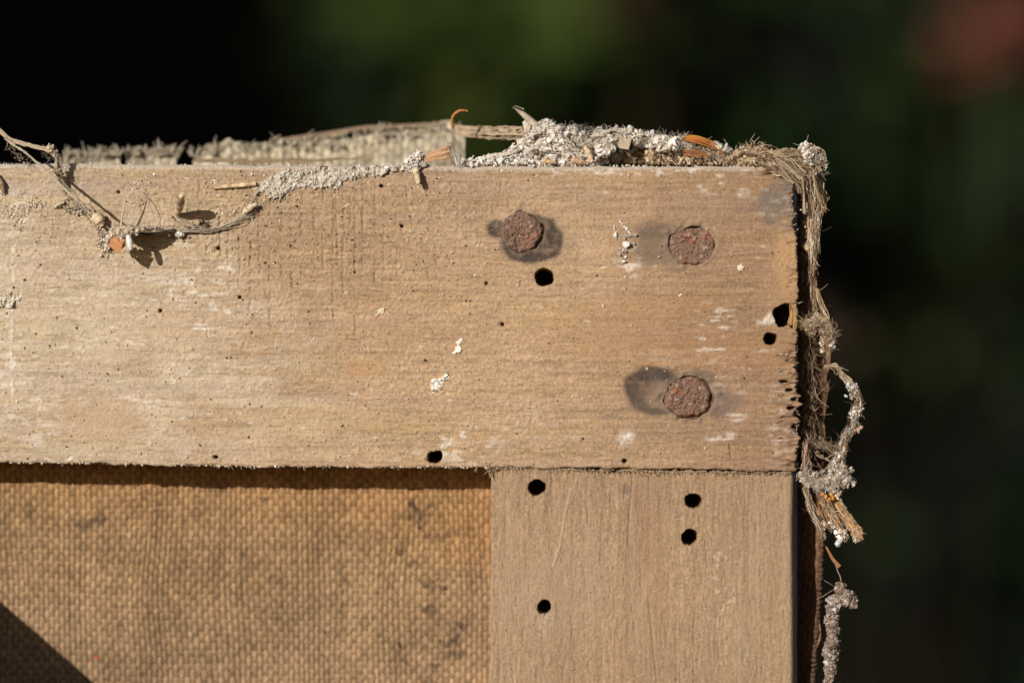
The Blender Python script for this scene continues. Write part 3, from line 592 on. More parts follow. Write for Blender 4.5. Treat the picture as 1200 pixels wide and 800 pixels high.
B = MB(); tuft(B, [(*at(620, 150, 30), 8), (*at(700, 160, 30), 10), (*at(800, 165, 30), 8)], 1300, 13, 1.15, .3, [(.76, .71, .64), (.66, .59, .5), (.5, .43, .34)], .45, .4)
tag(B.build('dust_hairs', M_fibre, root), kind='stuff')

def husk(name, pts, rad, colr, label, cat, group=None, mat=None, squash=1, grain=True):
    B = MB(); P = smoothpath(pts, 16); n = len(P); r = np.interp(np.linspace(0, 1, n), np.linspace(0, 1, len(rad)), rad)
    c = np.clip(np.array(colr)[None] * (1 + .2 * R.randn(n, 1)), 0, 1); tube(B, P, r, c, 9, .11 if max(rad) > 1.9 else 0)
    m_ = max(rad) > 2
    if m_: crumbs(B, P[R.randint(0, n, 26)] + R.randn(26, 3) * np.array([r.max()] * 3) * .6, R.uniform(.4, 1.1, 26), pal(26, [(.6, .52, .4), (.5, .4, .28)]))
    o = B.build(name, mat or M_seed, smooth=True); return tag(o, label, cat, group)
husk('seed_husk', [at(636, 188, 0), at(643, 189.5, -2), at(651, 191, -2)], [1.5, 3, 2.6, .8], (.66, .42, .22), 'small orange-tan seed husk at the foot of the white gritty lump', 'husk')
husk('seed_husk', [at(669, 187, 4), at(678, 188.5, 2), at(689, 192, 4)], [1.5, 4, 3.5, 1.2], (.58, .38, .23), 'flat pale brown seed husk under the middle of the gritty lump', 'husk')
husk('seed_husk', [at(686, 172, 18), at(690, 180, 14), at(694, 190, 12)], [3, 4, 3.8, 2.2], (.62, .45, .28), 'upright tan husk pressed into the gritty lump beside the hollow', 'husk')

# ---- rusty strands over the right end of the lump
root = empty('strand_tuft', tuple(W((810, 192, 25))), 'tuft of tan fibres with rust-orange strands on the top edge, right of the gritty lump', 'debris')
bl = [(*at(x, y, 45 + R.uniform(-6, 6)), r) for x, y, r in ((790, 174, 10), (800, 168, 8), (810, 168, 8), (822, 172, 7), (832, 177, 5), (800, 182, 9), (815, 187, 6), (840, 187, 5), (850, 190, 4), (780, 184, 9), (765, 183, 9))]
lump('fibre_body', bl, (.30, .23, .14), root)
B = MB(); P = surf_pts(bl, 1200); grit(B, P, .7, 2.4, TAN + [(.62, .56, .46)])
tag(B.build('grit', M_grit, root), kind='stuff')
B = MB(); tuft(B, [(*at(775, 170, 30), 8), (*at(805, 165, 28), 8), (*at(835, 180, 28), 6), (*at(862, 190, 20), 5)], 520, 18, 1.1, .5, TAN + [(.65, .6, .5)], .75, .25)
for k in range(50):
    x = R.uniform(770, 850); tube(B, walk(at(x, 193, R.uniform(0, 14)), (R.uniform(-.6, .6), -1, 0), R.uniform(5, 15), 6, .3), np.linspace(1.0, .4, 7), pal(1, TAN)[0], 4)
tag(B.build('fibres', M_fibre, root), kind='stuff')
for k in range(9):
    B = MB(); a = R.uniform(-5, 4); pts = [at(803 + R.uniform(-3, 3), 162 + a * .5, 22), at(815, 164 + a, 18), at(828, 168 + a, 17), at(840, 173 + a, 18), at(848, 183 + a * .4, 20)][: R.randint(3, 6)]
    tube(B, smoothpath(pts, 12), np.linspace(1.5, .5, 12), (.50, .17 + R.uniform(-.03, .05), .045), 5); B.build('orange_strand', M_fibre, root, smooth=True)
for k in range(4):
    B = MB(); pts = [at(800, 176 + k * 2, 16), at(815, 177 + k * 2, 14), at(830, 181 + k, 14)]; tube(B, smoothpath(pts, 10) + R.randn(10, 3) * .4, .9, (.36, .15, .06), 5); B.build('orange_strand', M_fibre, root, smooth=True)

# ---- corner rag: frayed mass at the upper right corner
root = empty('frayed_rag', tuple(W((930, 195, 10))), 'knotted frayed rag of tan fibres draped over the upper right corner', 'rag')
b1 = [(*at(x, y, d), r) for x, y, d, r in ((866, 184, 16, 9), (876, 180, 18, 9), (886, 181, 16, 9), (872, 190, 8, 7), (884, 190, 8, 8), (893, 178, 18, 7), (896, 186, 6, 8))]
b2 = [(*at(x, y, d), r) for x, y, d, r in ((906, 186, 4, 9), (915, 185, 4, 9), (925, 188, 6, 10), (935, 190, 6, 10), (944, 196, 6, 10), (912, 196, 0, 7), (923, 202, 0, 7), (935, 206, 2, 8), (948, 206, 4, 7), (938, 182, 10, 8))]
b3 = [(*at(x, y, d), r) for x, y, d, r in ((945, 176, 8, 8), (952, 181, 6, 9), (958, 187, 6, 9), (948, 187, 2, 8), (962, 190, 8, 6))]
lump('matted_body', b1, (.46, .35, .22), root); lump('matted_body', b2, (.30, .23, .15), root); lump('matted_body', b3, (.34, .30, .26), root, disp=4.0)
B = MB(); grit(B, surf_pts(b1, 900), .6, 2.2, TAN + [(.6, .55, .48)]); grit(B, surf_pts(b2, 700), .6, 1.8, TAN + [(.2, .15, .1)]); P = surf_pts(b3, 1000); grit(B, P[(P[:, 0] < 952) | (P[:, 1] < 176)], .7, 2.6, WHT); grit(B, surf_pts(b3, 500), .6, 2, [(.2, .15, .11), (.45, .4, .34), (.3, .22, .16)])
grit(B, np.array([at(881, 192, -7), at(883, 195, -6), at(956, 204.5, -8), at(949, 215, -4), at(867, 172, 6), at(884, 189, -6)]) + R.randn(6, 3) * .5, 1.6, 2.6, [(.85, .83, .8)], var=.03)
tag(B.build('grit', M_grit, root), kind='stuff')
B = MB()
tuft(B, [(*at(858, 190, 12), 5), (*at(875, 176, 14), 8), (*at(898, 176, 12), 7)], 420, 11, 1.1, .42, TAN, .2, .3, pull=(0, -1, 0), pk=.08)
tuft(B, [(*at(896, 184, 2), 8), (*at(925, 188, 0), 10), (*at(945, 200, 0), 8), (*at(952, 230, 6), 6)], 620, 24, 1.1, .5, TAN + [(.25, .18, .11)], .85, .16)
tuft(B, [(*at(900, 196, -4), 4), (*at(930, 206, -5), 6), (*at(940, 220, -4), 5)], 150, 30, 1, .7, TAN, .9, .12)
tuft(B, [(*at(945, 178, 4), 8), (*at(962, 188, 4), 8), (*at(962, 206, 8), 5)], 300, 9, 1.1, .35, [(.5, .45, .38), (.3, .25, .2), (.6, .55, .5)], .4, .3)
for a, b_, c in (((908, 184), (925, 194), (941, 208)), ((910, 190), (928, 199), (940, 215)), ((900, 195), (915, 203), (925, 212)), ((941, 208), (942, 226), (944, 250)), ((952, 200), (955, 215), (962, 236)), ((915, 196), (922, 206), (930, 214))):
    for j in range(5): tube(B, smoothpath([at(*(np.array(q) + R.randn(2) * 1.4), -8 - j) for q in (a, b_, c)], 12), R.uniform(.4, 1.1), pal(1, [(.56, .45, .31), (.42, .32, .21), (.3, .21, .14)])[0], 4)
SB = MB()
for a in (((896, 186, 0), (915, 188, -6), (932, 198, -8), (943, 214, -6), (945, 235, -2)), ((902, 180, 4), (925, 182, 0), (945, 194, -2), (955, 210, 0), (958, 236, 4)), ((893, 192, -4), (908, 200, -7), (922, 205, -7), (934, 214, -6)), ((858, 188, 8), (872, 180, 2), (890, 182, 0), (905, 190, -3)), ((938, 178, 4), (952, 172, 0), (965, 180, 0), (966, 196, 2)), ((912, 178, 6), (930, 176, 4), (948, 182, 0), (960, 200, 0), (966, 212, 6)), ((898, 190, -3), (914, 196, -9), (930, 206, -9))):
    for j in range(2): shred(SB, [at(q[0] + R.randn() * 1.5, q[1] + R.randn() * 1.5, q[2]) for q in a], R.uniform(5, 10), pal(1, [(.50, .39, .26), (.40, .31, .21), (.6, .52, .41)])[0], (.13, .09, .055))
SB.build('cloth_shred', M_fibre, root, smooth=True)
for p, d, L in (((850, 170), (.8, .7, 0), 14), ((879, 167), (.3, -1, 0), 12), ((883, 168), (.6, -.8, 0), 10), ((944, 170), (.5, -1, 0), 13), ((938, 170), (-1, .1, 0), 9), ((848, 163), (1, .9, 0), 12), ((892, 168), (1, 1, 0), 14)):
    tube(B, walk(at(*p, 4), d, L, 8, .12), .3, (.55, .5, .43), 3)
tag(B.build('fibres', M_fibre, root), kind='stuff')

# ---- strands that hang from the corner down the right side
root = empty('hanging_strands', tuple(W((950, 215, 20))), 'long frayed strands hanging down beside the bar end from the corner rag', 'strands')
B = MB(); tp = [(*at(946, 212, 0), 6), (*at(952, 240, 4), 5.5), (*at(955, 262, 8), 5), (*at(953, 285, 10), 4.5), (*at(954, 310, 12), 3)]
tuft(B, tp, 420, 26, 1.0, .5, TAN + [(.62, .55, .42)], .93, .1)
tuft(B, [(*at(958, 208, 8), 4), (*at(963, 230, 8), 5), (*at(960, 248, 8), 5)], 300, 16, 1, .6, [(.62, .44, .22), (.55, .36, .18), (.66, .55, .4)], .85, .15)
tuft(B, [(*at(953, 285, 14), 4), (*at(953, 330, 22), 3), (*at(956, 355, 26), 4)], 160, 30, 1, .45, TAN, .95, .08)
SB = MB()
for a, wd, cc_ in ((((946, 212, 0), (950, 232, 0), (953, 255, 6), (954, 285, 10), (954, 305, 12)), 5, (.52, .42, .27)), (((948, 208, 4), (951, 228, 4), (952, 250, 6), (950, 275, 10), (955, 300, 14)), 8, (.48, .36, .22)), (((956, 206, 8), (961, 222, 6), (965, 238, 6), (961, 252, 8)), 8, (.62, .43, .22)), (((940, 214, 12), (942, 232, 24), (944, 252, 28), (946, 285, 30)), 6, (.34, .21, .12)), (((960, 212, 10), (957, 232, 10), (958, 250, 10)), 6, (.64, .52, .34)),
    (((952, 290, 12), (955, 315, 14), (954, 340, 18), (955, 372, 22)), 4.5, (.44, .33, .2)),(((940, 230, 30), (942, 270, 34), (945, 310, 36), (950, 350, 34)), 6, (.25, .14, .08))):
    shred(SB, [at(*q) for q in a], wd, cc_); 
SB.build('cloth_shred', M_fibre, root, smooth=True)
for k in range(9): tube(B, smoothpath([at(942 + R.randn() * 3, 214, 4), at(946 + k * 1.5, 235, 0), at(951 + R.randn() * 3, 262, 6), at(953 + R.randn() * 2, 300, 12)], 16), R.uniform(.6, 1.4), pal(1, TAN)[0], 4)
tag(B.build('fibres', M_fibre, root), kind='stuff')
bl = [(*at(x, y, d), r) for x, y, d, r in ((943, 288, 22, 3.5), (946, 291, 22, 3.5), (950, 268, 12, 4), (953, 277, 12, 3.5), (954, 284, 12, 4))]
lump('knot', bl, (.42, .32, .2), root, vox=.8, disp=2)
B = MB(); grit(B, surf_pts(bl, 200), .5, 1.4, TAN); grit(B, np.array([at(x, y, 4) for x, y in ((935, 269), (958, 255), (944, 266), (938, 246))]), 1, 1.6, [(.8, .78, .74)]); tag(B.build('grit', M_grit, root), kind='stuff')

# brown shadowed fibres between bar and canvas edge
B = MB()
tuft(B, [(*at(939, 225, 30), 4), (*at(944, 300, 34), 7), (*at(948, 380, 36), 9), (*at(950, 460, 36), 10), (*at(948, 540, 34), 9)], 900, 34, 1.0, .5, [(.22, .14, .08), (.30, .21, .13), (.15, .09, .05), (.4, .3, .2)], .8, .18)
o = tag(B.build('loose_fibres', M_fibre, stretcher), 'matted brown fibres between bar end and canvas edge', kind='stuff')

# ---- fuzzy tuft half way down
root = empty('fuzzy_tuft', tuple(W((960, 380, 20))), 'fuzzy fibre tuft standing off the bar end, level with the broken worm hole', 'tuft')
bl = [(*at(x, y, d), r) for x, y, d, r in ((952, 378, 16, 6), (960, 382, 14, 7), (968, 380, 12, 6), (971, 390, 10, 6), (968, 400, 10, 7), (974, 404, 8, 5), (946, 380, 10, 5), (966, 410, 14, 5), (958, 370, 16, 4))]
lump('matted_body', bl, (.34, .26, .17), root, vox=1.0, disp=3)
B = MB(); tuft(B, [(*at(940, 380, 4), 6), (*at(960, 378, 4), 8), (*at(974, 384, 4), 7), (*at(970, 408, 4), 8)], 560, 13, 1.1, .42, TAN + [(.6, .54, .44)], .35, .35)
SB = MB()
for a in (((942, 382, 4), (952, 378, 2), (962, 380, 0), (972, 388, 2)), ((956, 370, 10), (966, 374, 4), (974, 384, 2), (972, 402, 4)), ((958, 380, 4), (966, 392, 2), (968, 412, 6)), ((950, 374, 10), (944, 386, 6), (956, 392, 6))): shred(SB, [at(*q) for q in a], R.uniform(5, 8), (.46, .35, .22))
SB.build('cloth_shred', M_fibre, root, smooth=True)
for k in range(14): tube(B, smoothpath([at(957 + R.randn() * 1.5, 338, 14), at(960 + R.randn() * 2, 352, 12), at(968 + R.randn() * 2, 372, 8), at(973 + R.randn() * 3, 385, 8)], 12), .55, pal(1, TAN)[0], 3)
tag(B.build('fibres', M_fibre, root), kind='stuff')
B = MB(); grit(B, surf_pts(bl, 350), .5, 1.8, TAN + [(.6, .56, .5)]); grit(B, np.array([at(975 + R.uniform(-4, 4), 404 + R.uniform(-6, 5), -1) for _ in range(14)]), .8, 1.9, [(.75, .71, .66)]); tag(B.build('grit', M_grit, root), kind='stuff')

# ---- looped strand with gritty ends
root = empty('looped_strand', tuple(W((985, 500, 10))), 'loop of grimy strand bowing out to the right, crusted with silvery grit', 'strand')
loop = [(*at(967, 430, 14), 1.5), (*at(980, 428, 12), 2), (*at(986, 438, 10), 1.6), (*at(994, 447, 8), 3.0), (*at(1002, 458, 4), 5.5), (*at(1006, 472, 8), 5), (*at(1001, 485, 3), 6.5), (*at(1001, 498, 8), 4), (*at(990, 512, 4), 5.5), (*at(988, 524, 8), 3.5), (*at(984, 535, 6), 6), (*at(975, 550, 4), 7)]
bl = balls_along(loop, 46, 1.5); bl[:, 3] *= .6
lump('matted_body', bl, (.36, .30, .24), root, vox=.9, disp=2.2)
B = MB(); tuft(B, loop, 620, 17, .9, .42, TAN + [(.55, .5, .44), (.3, .24, .18)], .93, .12); tuft(B, loop, 160, 12, 1, .3, TAN, .3, .3)
SB = MB()
for j in range(3): shred(SB, [tuple(np.array(q[:3]) + R.randn(3) * 1.0) for q in loop[2:]], R.uniform(5, 9), [(.5, .42, .32), (.42, .34, .26), (.56, .45, .3)][j], twist=4)
for a in (((940, 522, 22), (955, 530, 22), (972, 540, 14), (984, 548, 8)), ((966, 520, 24), (976, 530, 16), (984, 520, 12), (990, 505, 8)), ((944, 505, 26), (952, 530, 24), (962, 548, 16)), ((950, 470, 30), (960, 495, 30), (964, 525, 24))): shred(SB, [at(*q) for q in a], R.uniform(5, 9), (.34, .25, .17))
SB.build('cloth_shred', M_fibre, root, smooth=True)
tuft(B, [(*at(935, 520, 20), 4), (*at(955, 520, 24), 6), (*at(975, 525, 20), 5), (*at(985, 520, 10), 4)], 240, 20, 1, .4, [(.36, .27, .18), (.25, .18, .12), (.45, .36, .26)], .7, .22)
tag(B.build('fibres', M_fibre, root), kind='stuff')
B = MB(); P = surf_pts(bl, 700, 1.2); P = P[(P[:, 1] > 448)]; grit(B, P, .5, 2.0, WHT + [(.4, .32, .24)]); grit(B, np.array([at(994 + R.uniform(-3, 12), R.uniform(449, 470), -2) for _ in range(30)]), .8, 2.0, [(.78, .75, .72), (.6, .56, .52)])
tag(B.build('grit', M_grit, root), kind='stuff')
B = MB(); crumbs(B, [at(1006, 503, 2)], [3], [(.5, .3, .2)]); crumbs(B, [at(1009, 501, 2)], [2.2], [(.6, .4, .3)]); B.build('crumb', M_seed, root)

# ---- crusty knot with torn tongues below the bar end
root = empty('crusty_knot', tuple(W((965, 575, 8))), 'crusty cobwebbed knot with splayed orange tongues, hanging beside the joint of the bars', 'debris')
b1 = [(*at(x, y, d), r) for x, y, d, r in ((948, 566, 6, 5), (958, 568, 4, 6), (968, 566, 4, 7), (978, 562, 4, 7), (986, 556, 4, 7), (990, 566, 4, 6), (984, 545, 6, 5), (975, 572, 6, 6), (942, 562, 4, 4), (994, 560, 4, 4))]
b2 = [(*at(x, y, d), r) for x, y, d, r in ((966, 590, 14, 6), (972, 600, 14, 6), (976, 612, 12, 6), (984, 622, 10, 5), (986, 596, 10, 5), (992, 606, 8, 5), (998, 616, 6, 6), (1004, 624, 4, 5), (960, 600, 14, 5), (968, 614, 14, 5))]
b1 += [(*at(x, y, d), r_) for x, y, d, r_ in ((998, 550, 6, 3), (1000, 566, 4, 3), (982, 580, 2, 4), (938, 556, 4, 3), (955, 557, 0, 4), (972, 556, -2, 4))]
lump('knot_body', b1, (.44, .36, .28), root, vox=.9, disp=6); lump('tongue_body', b2, (.36, .22, .12), root, vox=.9, disp=3)
B = MB(); grit(B, surf_pts(b1, 700), .6, 2.2, WHT + [(.5, .38, .26)]); P = surf_pts(b2, 600); e = (P[:, 1] > 610); grit(B, P[e], .7, 2.2, WHT + [(.55, .4, .28)]); grit(B, P[~e], .5, 1.4, [(.35, .22, .12), (.5, .35, .2), (.25, .15, .09)])
grit(B, np.array([at(R.uniform(999, 1010), R.uniform(618, 634), 0) for _ in range(40)]), 1, 2.4, WHT); grit(B, np.array([at(R.uniform(978, 992), R.uniform(620, 632), 2) for _ in range(50)]), 1, 2.4, WHT)
tag(B.build('grit', M_grit, root), kind='stuff')
B = MB(); crumbs(B, [at(982, 637, 4), at(984, 633, 4)], [4.5, 4], [(.55, .55, .57), (.5, .5, .53)], .15, .2); B.build('pale_chip', M_grit, root)
for k, (x, y) in enumerate(((964, 578), (968, 582), (975, 580), (972, 584), (977, 584))):
    B = MB(); crumbs(B, [at(x, y, -4)], [3], [(.62, .27, .06)], .25, .4); B.build('amber_crumb', M_seed, root)
B = MB(); tuft(B, [(*at(940, 552, 0), 4), (*at(955, 566, 0), 7), (*at(975, 566, -2), 8), (*at(990, 552, 0), 7)], 460, 18, 1.1, .36, [(.64, .56, .47), (.5, .42, .33), (.7, .64, .58)], .5, .3)
tuft(B, [(*at(944, 570, 6), 3), (*at(950, 595, 10), 3.5), (*at(958, 612, 12), 3), (*at(964, 628, 14), 3)], 200, 18, 1, .45, TAN + [(.6, .52, .42)], .92, .1)
tuft(B, [(*at(966, 588, 8), 4), (*at(978, 606, 6), 5), (*at(988, 626, 4), 5)], 260, 18, 1, .5, [(.5, .33, .17), (.42, .27, .14), (.6, .5, .38)], .92, .1)
tuft(B, [(*at(978, 585, 6), 4), (*at(990, 602, 4), 4.5), (*at(1006, 626, 0), 5)], 280, 16, 1, .55, [(.58, .33, .14), (.5, .3, .15), (.62, .46, .3)], .93, .08)
SB = MB()
for a, wd, cc_ in ((((944, 556, 2), (952, 566, -2), (966, 570, -4), (982, 562, -2), (992, 552, 0)), 9, (.6, .52, .43)), (((938, 552, 4), (946, 572, 6), (950, 592, 10), (958, 612, 12), (964, 630, 14)), 5, (.55, .46, .34)), (((962, 574, 4), (970, 592, 6), (978, 608, 6), (988, 628, 4)), 9, (.5, .36, .22)), (((974, 576, 2), (984, 592, 2), (996, 610, 0), (1008, 628, 0)), 8, (.6, .35, .15)), (((980, 578, 4), (992, 596, 2), (1004, 616, 0), (1010, 626, 0)), 6, (.62, .5, .38)), (((944, 515, 12), (946, 535, 8), (943, 556, 4)), 7, (.42, .29, .22)),
    (((975, 552, 4), (986, 558, 0), (994, 572, 0)), 7, (.62, .56, .48)), (((960, 590, 10), (966, 606, 10), (974, 624, 8)), 8, (.34, .2, .11)), (((950, 560, 2), (964, 552, 2), (980, 545, 4)), 6, (.56, .48, .4))):
    shred(SB, [at(*q) for q in a], wd, cc_)
SB.build('cloth_shred', M_fibre, root, smooth=True)
tuft(B, [(*at(944, 520, 10), 4), (*at(945, 545, 6), 4), (*at(943, 560, 4), 3)], 120, 16, 1, .6, [(.45, .32, .24), (.35, .24, .17)], .92, .1)
tag(B.build('fibres', M_fibre, root), kind='stuff')

# ---- grey crusted stem at lower right
root = empty('crusted_stem', tuple(W((970, 740, 20))), 'grey crusted stem with a knobbly head, hanging alone at the lower right', 'debris')
stem = [(*at(984, 684, 12), 3), (*at(986, 694, 12), 6), (*at(992, 700, 12), 7.5), (*at(999, 705, 12), 6.5), (*at(988, 704, 12), 6), (*at(977, 702, 14), 7.5), (*at(975, 716, 18), 7), (*at(976, 735, 20), 7), (*at(976, 755, 22), 7.5), (*at(973, 775, 24), 6.5), (*at(971, 800, 26), 5.5), (*at(968, 840, 28), 5)]
stem = [(a, b, c, d * .82) for a, b, c, d in stem]; bl = balls_along(stem, 60, 1.5); lump('stem_body', bl, (.24, .18, .145), root, vox=1.1, disp=4)
B = MB(); grit(B, surf_pts(bl, 2600), .7, 2.8, [(.36, .30, .26), (.27, .21, .17), (.19, .14, .105), (.44, .38, .34)]); tag(B.build('grit', M_grit, root), kind='stuff')
B = MB(); tuft(B, stem, 260, 9, 1.2, .35, [(.4, .33, .28), (.3, .22, .17)], .4, .3)
tube(B, smoothpath([at(978, 655, 20), at(981, 668, 18), at(985, 676, 14), at(986, 688, 12)], 14), .6, (.4, .3, .2), 3); tube(B, smoothpath([at(968, 640, 26), at(976, 655, 22), at(984, 664, 18)], 12), np.linspace(1, 2.4, 12), (.42, .2, .09), 4)
tube(B, walk(at(957, 702, 30), (1, -.25, -.2), 26, 8, .08), .5, (.35, .22, .14), 3); tube(B, walk(at(966, 680, 30), (1, .5, -.2), 18, 8, .1), .3, (.4, .35, .3), 3)
tag(B.build('fibres', M_fibre, root), kind='stuff')

# ================================================================== things on the face of the top bar
# dust crust along the upper edge
def crust(name, poly_pts, thick, colr, label, cat, step=1.0, gr_n=0):
    pp = np.array(poly_pts, float); x0, y0 = pp.min(0) - 6; x1, y1 = pp.max(0) + 6
    Xc, Yc = np.meshgrid(np.arange(x0, x1, step), np.arange(y0, y1, step))
    ins = np.zeros(Xc.shape, bool); dmin = np.full(Xc.shape, 1e9)
    for (ax, ay), (bx, by) in zip(pp, np.roll(pp, -1, 0)):
        cond = ((ay > Yc) != (by > Yc)) & (Xc < (bx - ax) * (Yc - ay) / (by - ay + 1e-9) + ax); ins ^= cond
        t = np.clip(((Xc - ax) * (bx - ax) + (Yc - ay) * (by - ay)) / ((bx - ax) ** 2 + (by - ay) ** 2 + 1e-9), 0, 1)
        dmin = np.minimum(dmin, np.hypot(Xc - ax - t * (bx - ax), Yc - ay - t * (by - ay)))
    sd_ = np.where(ins, dmin, -dmin) + 1.6 * samp(N2, Xc, Yc) + .8 * samp(N1, Xc, Yc)
    hh = thick * sm(-.5, 2.2, sd_) * (1 + .28 * samp(N2, Xc, Yc) + .22 * samp(N5, Xc, Yc) + .15 * samp(N1, Xc, Yc)) - 1.4
    bd = np.clip(samp(H, Xc, Yc), -4, 4)
    C = np.zeros(Xc.shape + (3,)) + np.array(colr); C *= (1 + .1 * samp(N2, Xc, Yc) + .07 * samp(N1, Xc, Yc))[..., None]
    C = mixc(C, sm(1, 2, samp(N5, Xc, Yc)) * .4, (.33, .26, .18))
    B = MB(); grid(B, Xc, Yc, -(bd + hh), C, sd_ > -1.2)
    if gr_n:
        i = R.choice(np.flatnonzero((sd_ > 1).ravel()), gr_n); P = np.stack([Xc.ravel()[i], Yc.ravel()[i], -(bd + hh).ravel()[i]], 1) + R.randn(gr_n, 3) * .4
        grit(B, P, .4, 1.5, [(.6, .55, .47), (.45, .39, .31), (.36, .3, .2), (.7, .66, .6)])
    return tag(B.build(name, M_grit, smooth=False), label, cat)
crust('dust_crust', [(306, 214), (316, 203), (330, 200), (390, 198), (440, 194), (480, 193), (500, 191), (495, 196), (470, 200), (452, 203), (425, 210), (402, 213), (396, 222), (380, 221), (350, 224), (335, 228), (322, 233), (300, 226)], 3.8, (.50, .45, .38), 'long strip of grey dust crust along the upper edge of the top bar', 'crust', gr_n=1100)
crust('white_splatter', [(507, 447), (512, 443), (518, 444), (523, 438), (526, 441), (523, 450), (519, 454), (521, 461), (512, 458), (503, 459), (506, 452)], 2.4, (.76, .72, .66), 'star-shaped white splatter low in the middle of the top bar', 'splatter', .6, 60)
crust('white_splatter', [(531, 414), (536, 406), (538, 399), (541, 398), (541, 408), (537, 413), (534, 416)], 2.2, (.74, .69, .62), 'small slanting white fleck just above the star-shaped splatter', 'splatter', .6, 20)
crust('white_splatter', [(416, 411), (423, 413), (426, 411), (424, 415), (418, 414)], 1.9, (.76, .72, .66), 'tiny white crescent fleck left of the star-shaped splatter', 'splatter', .5)
for k_, (x, y, r, lb) in enumerate(((447, 366, 5, 'round pale speck in the middle of the top bar'), (187, 420, 4.2, 'cream-coloured round egg speck on the left of the top bar'), (869, 314.5, 3.6, 'yellowish oval speck right of the squarish nail'), (406, 535, 4.5, 'pale crumb at the lower edge, left of the worm hole'), (796, 347, 3, 'small ring-like speck between the upper and lower right nails'))):
    crust('pale_speck', [(x + r * math.cos(a) * 1.1, y + r * .85 * math.sin(a)) for a in np.linspace(0, 6.2, 9)[:-1]], 2.0, (.58, .5, .36), lb, 'speck', .6)
# white scratchy triangle + grains, upper centre
root = empty('white_grains', tuple(W((733, 285, -2))), 'triangle of white paint lines and silvery beads between the upper two nails', 'paint marks')
B = MB(); pts = []
for a, b_ in (((719, 262), (721, 278)), ((727, 259), (734, 268)), ((734, 268), (741, 277)), ((720, 272), (722, 280)), ((731, 283), (733, 300))):
    for t in np.linspace(0, 1, 16): pts.append((a[0] + (b_[0] - a[0]) * t + R.randn() * .7, a[1] + (b_[1] - a[1]) * t + R.randn() * .7, -1.2))
grit(B, np.array(pts), .7, 1.7, [(.8, .78, .74), (.7, .66, .6)]); B.build('paint_line', M_grit, root)
for x, y, r in ((731, 277, 3.2), (731, 287, 3.8), (729, 293, 3), (733, 295, 2.5), (742, 285.5, 2), (726, 298, 1.8), (731, 307, 2.5), (772, 300.5, 1.7), (738, 277, 2.2), (745, 276, 2)):
    B = MB(); crumbs(B, np.array([(x, y, -2)]) + R.randn(4, 3) * r * .35, [r * .8, r * .6, r * .5, r * .4], pal(4, [(.72, .68, .64), (.4, .36, .33)]), .3, .4); B.build('bead', M_grit, root)

# straw, splinters, seeds
husk('straw', [(250, 220.5, -3), (262, 219, -4), (280, 217.5, -4), (300, 215.5, -4)], [1.6, 2.6, 2.7, 2.6], (.68, .50, .30), 'pale straw lying flat near the upper left, pointing at the dust crust', 'straw')
# chewed wood splinter standing on the upper edge
root = empty('wood_chip', tuple(W((510, 186, 0))), 'tapering orange-brown wood chip wrapped in white web on the upper edge', 'wood chip')
B = MB(); 
for k in range(34):
    v = R.uniform(-1, 1); a = R.uniform(-1, 1)
    tube(B, [(494 + R.uniform(-3, 2), 187 + v * 2, -2 + a * 2), (510, 183 + v * 5, -3 + a * 4), (522 + R.uniform(0, 4), 179 + v * 7, -3 + a * 5), (527 + R.uniform(0, 2), 177 + v * 6.5, -2 + a * 5)], [1.2, 1.7, 1.6, .7], pal(1, [(.68, .44, .26), (.76, .56, .38), (.6, .38, .22)])[0], 4)
B.build('chip_body', M_seed, root)
B = MB(); web = [(480, 192, -4, 6), (485, 188, -4, 6), (490, 184, -4, 6), (487, 195, -4, 5), (476, 194, -2, 5), (495, 192, -2, 4), (484, 198, -3, 4)]
grit(B, surf_pts(web, 420), .8, 2.4, [(.76, .72, .67), (.62, .57, .5)]); tuft(B, [(478, 192, -6, 4), (490, 184, -6, 5)], 80, 9, 1.2, .3, [(.75, .7, .64)], .3, .4)
tuft(B, [(524, 172, -4, 4), (532, 180, -4, 4), (538, 190, -2, 4)], 60, 16, 1, .3, [(.75, .7, .64), (.6, .55, .48)], .9, .15)
tag(B.build('web', M_grit, root), kind='stuff')
husk('straw', [(487, 199, -5), (489, 207, -11), (491, 217, -15)], [3.2, 3.8, 3.6, 2.6], (.70, .55, .34), 'short stub of straw poking out under the wood chip', 'straw')
husk('curled_bristle', [at(531, 152, 60), at(529, 143, 56), at(531, 135, 54), at(539, 129, 54), at(548, 130, 54)], [1.4, 1.8, 1.7, 1.5, .8], (.50, .19, .06), 'curled rust-orange bristle sticking up from the end of the turned canvas', 'bristle')
husk('seed_husk', [(208, 251, -5), (211, 247, -18), (214, 240, -34), (216, 234, -50), (216, 232, -56)], [3, 4.2, 5.2, 5.5, 3.5], (.62, .47, .31), 'tan seed husk standing on end below the pale straw, casting a long shadow', 'husk')
husk('seed_husk', [(285, 250, -4), (293, 244, -8), (302, 239, -10)], [1.4, 4.2, 3.8, 1.5], (.64, .52, .34), 'pale yellowish seed husk just left of the first cracks', 'husk')
husk('seed_husk', [(111, 252, -6), (117, 258, -11), (121, 265, -10)], [3.2, 7.0, 6.6, 3], (.66, .50, .33), 'plump pale orange seed husk above the webbed clump', 'husk')
husk('seed_husk', [(64, 243, -3), (70, 240, -5), (76, 236, -4)], [1, 3.0, 2.6, 1], (.62, .50, .33), 'little pointed seed husk left of the plump one', 'husk')
husk('dark_twig', [(-3, 205, -4), (2, 214, -6), (5, 226, -5)], [2, 3.2, 3.2, 2], (.30, .20, .12), 'dark stub of twig cut by the left edge of the picture', 'twig')

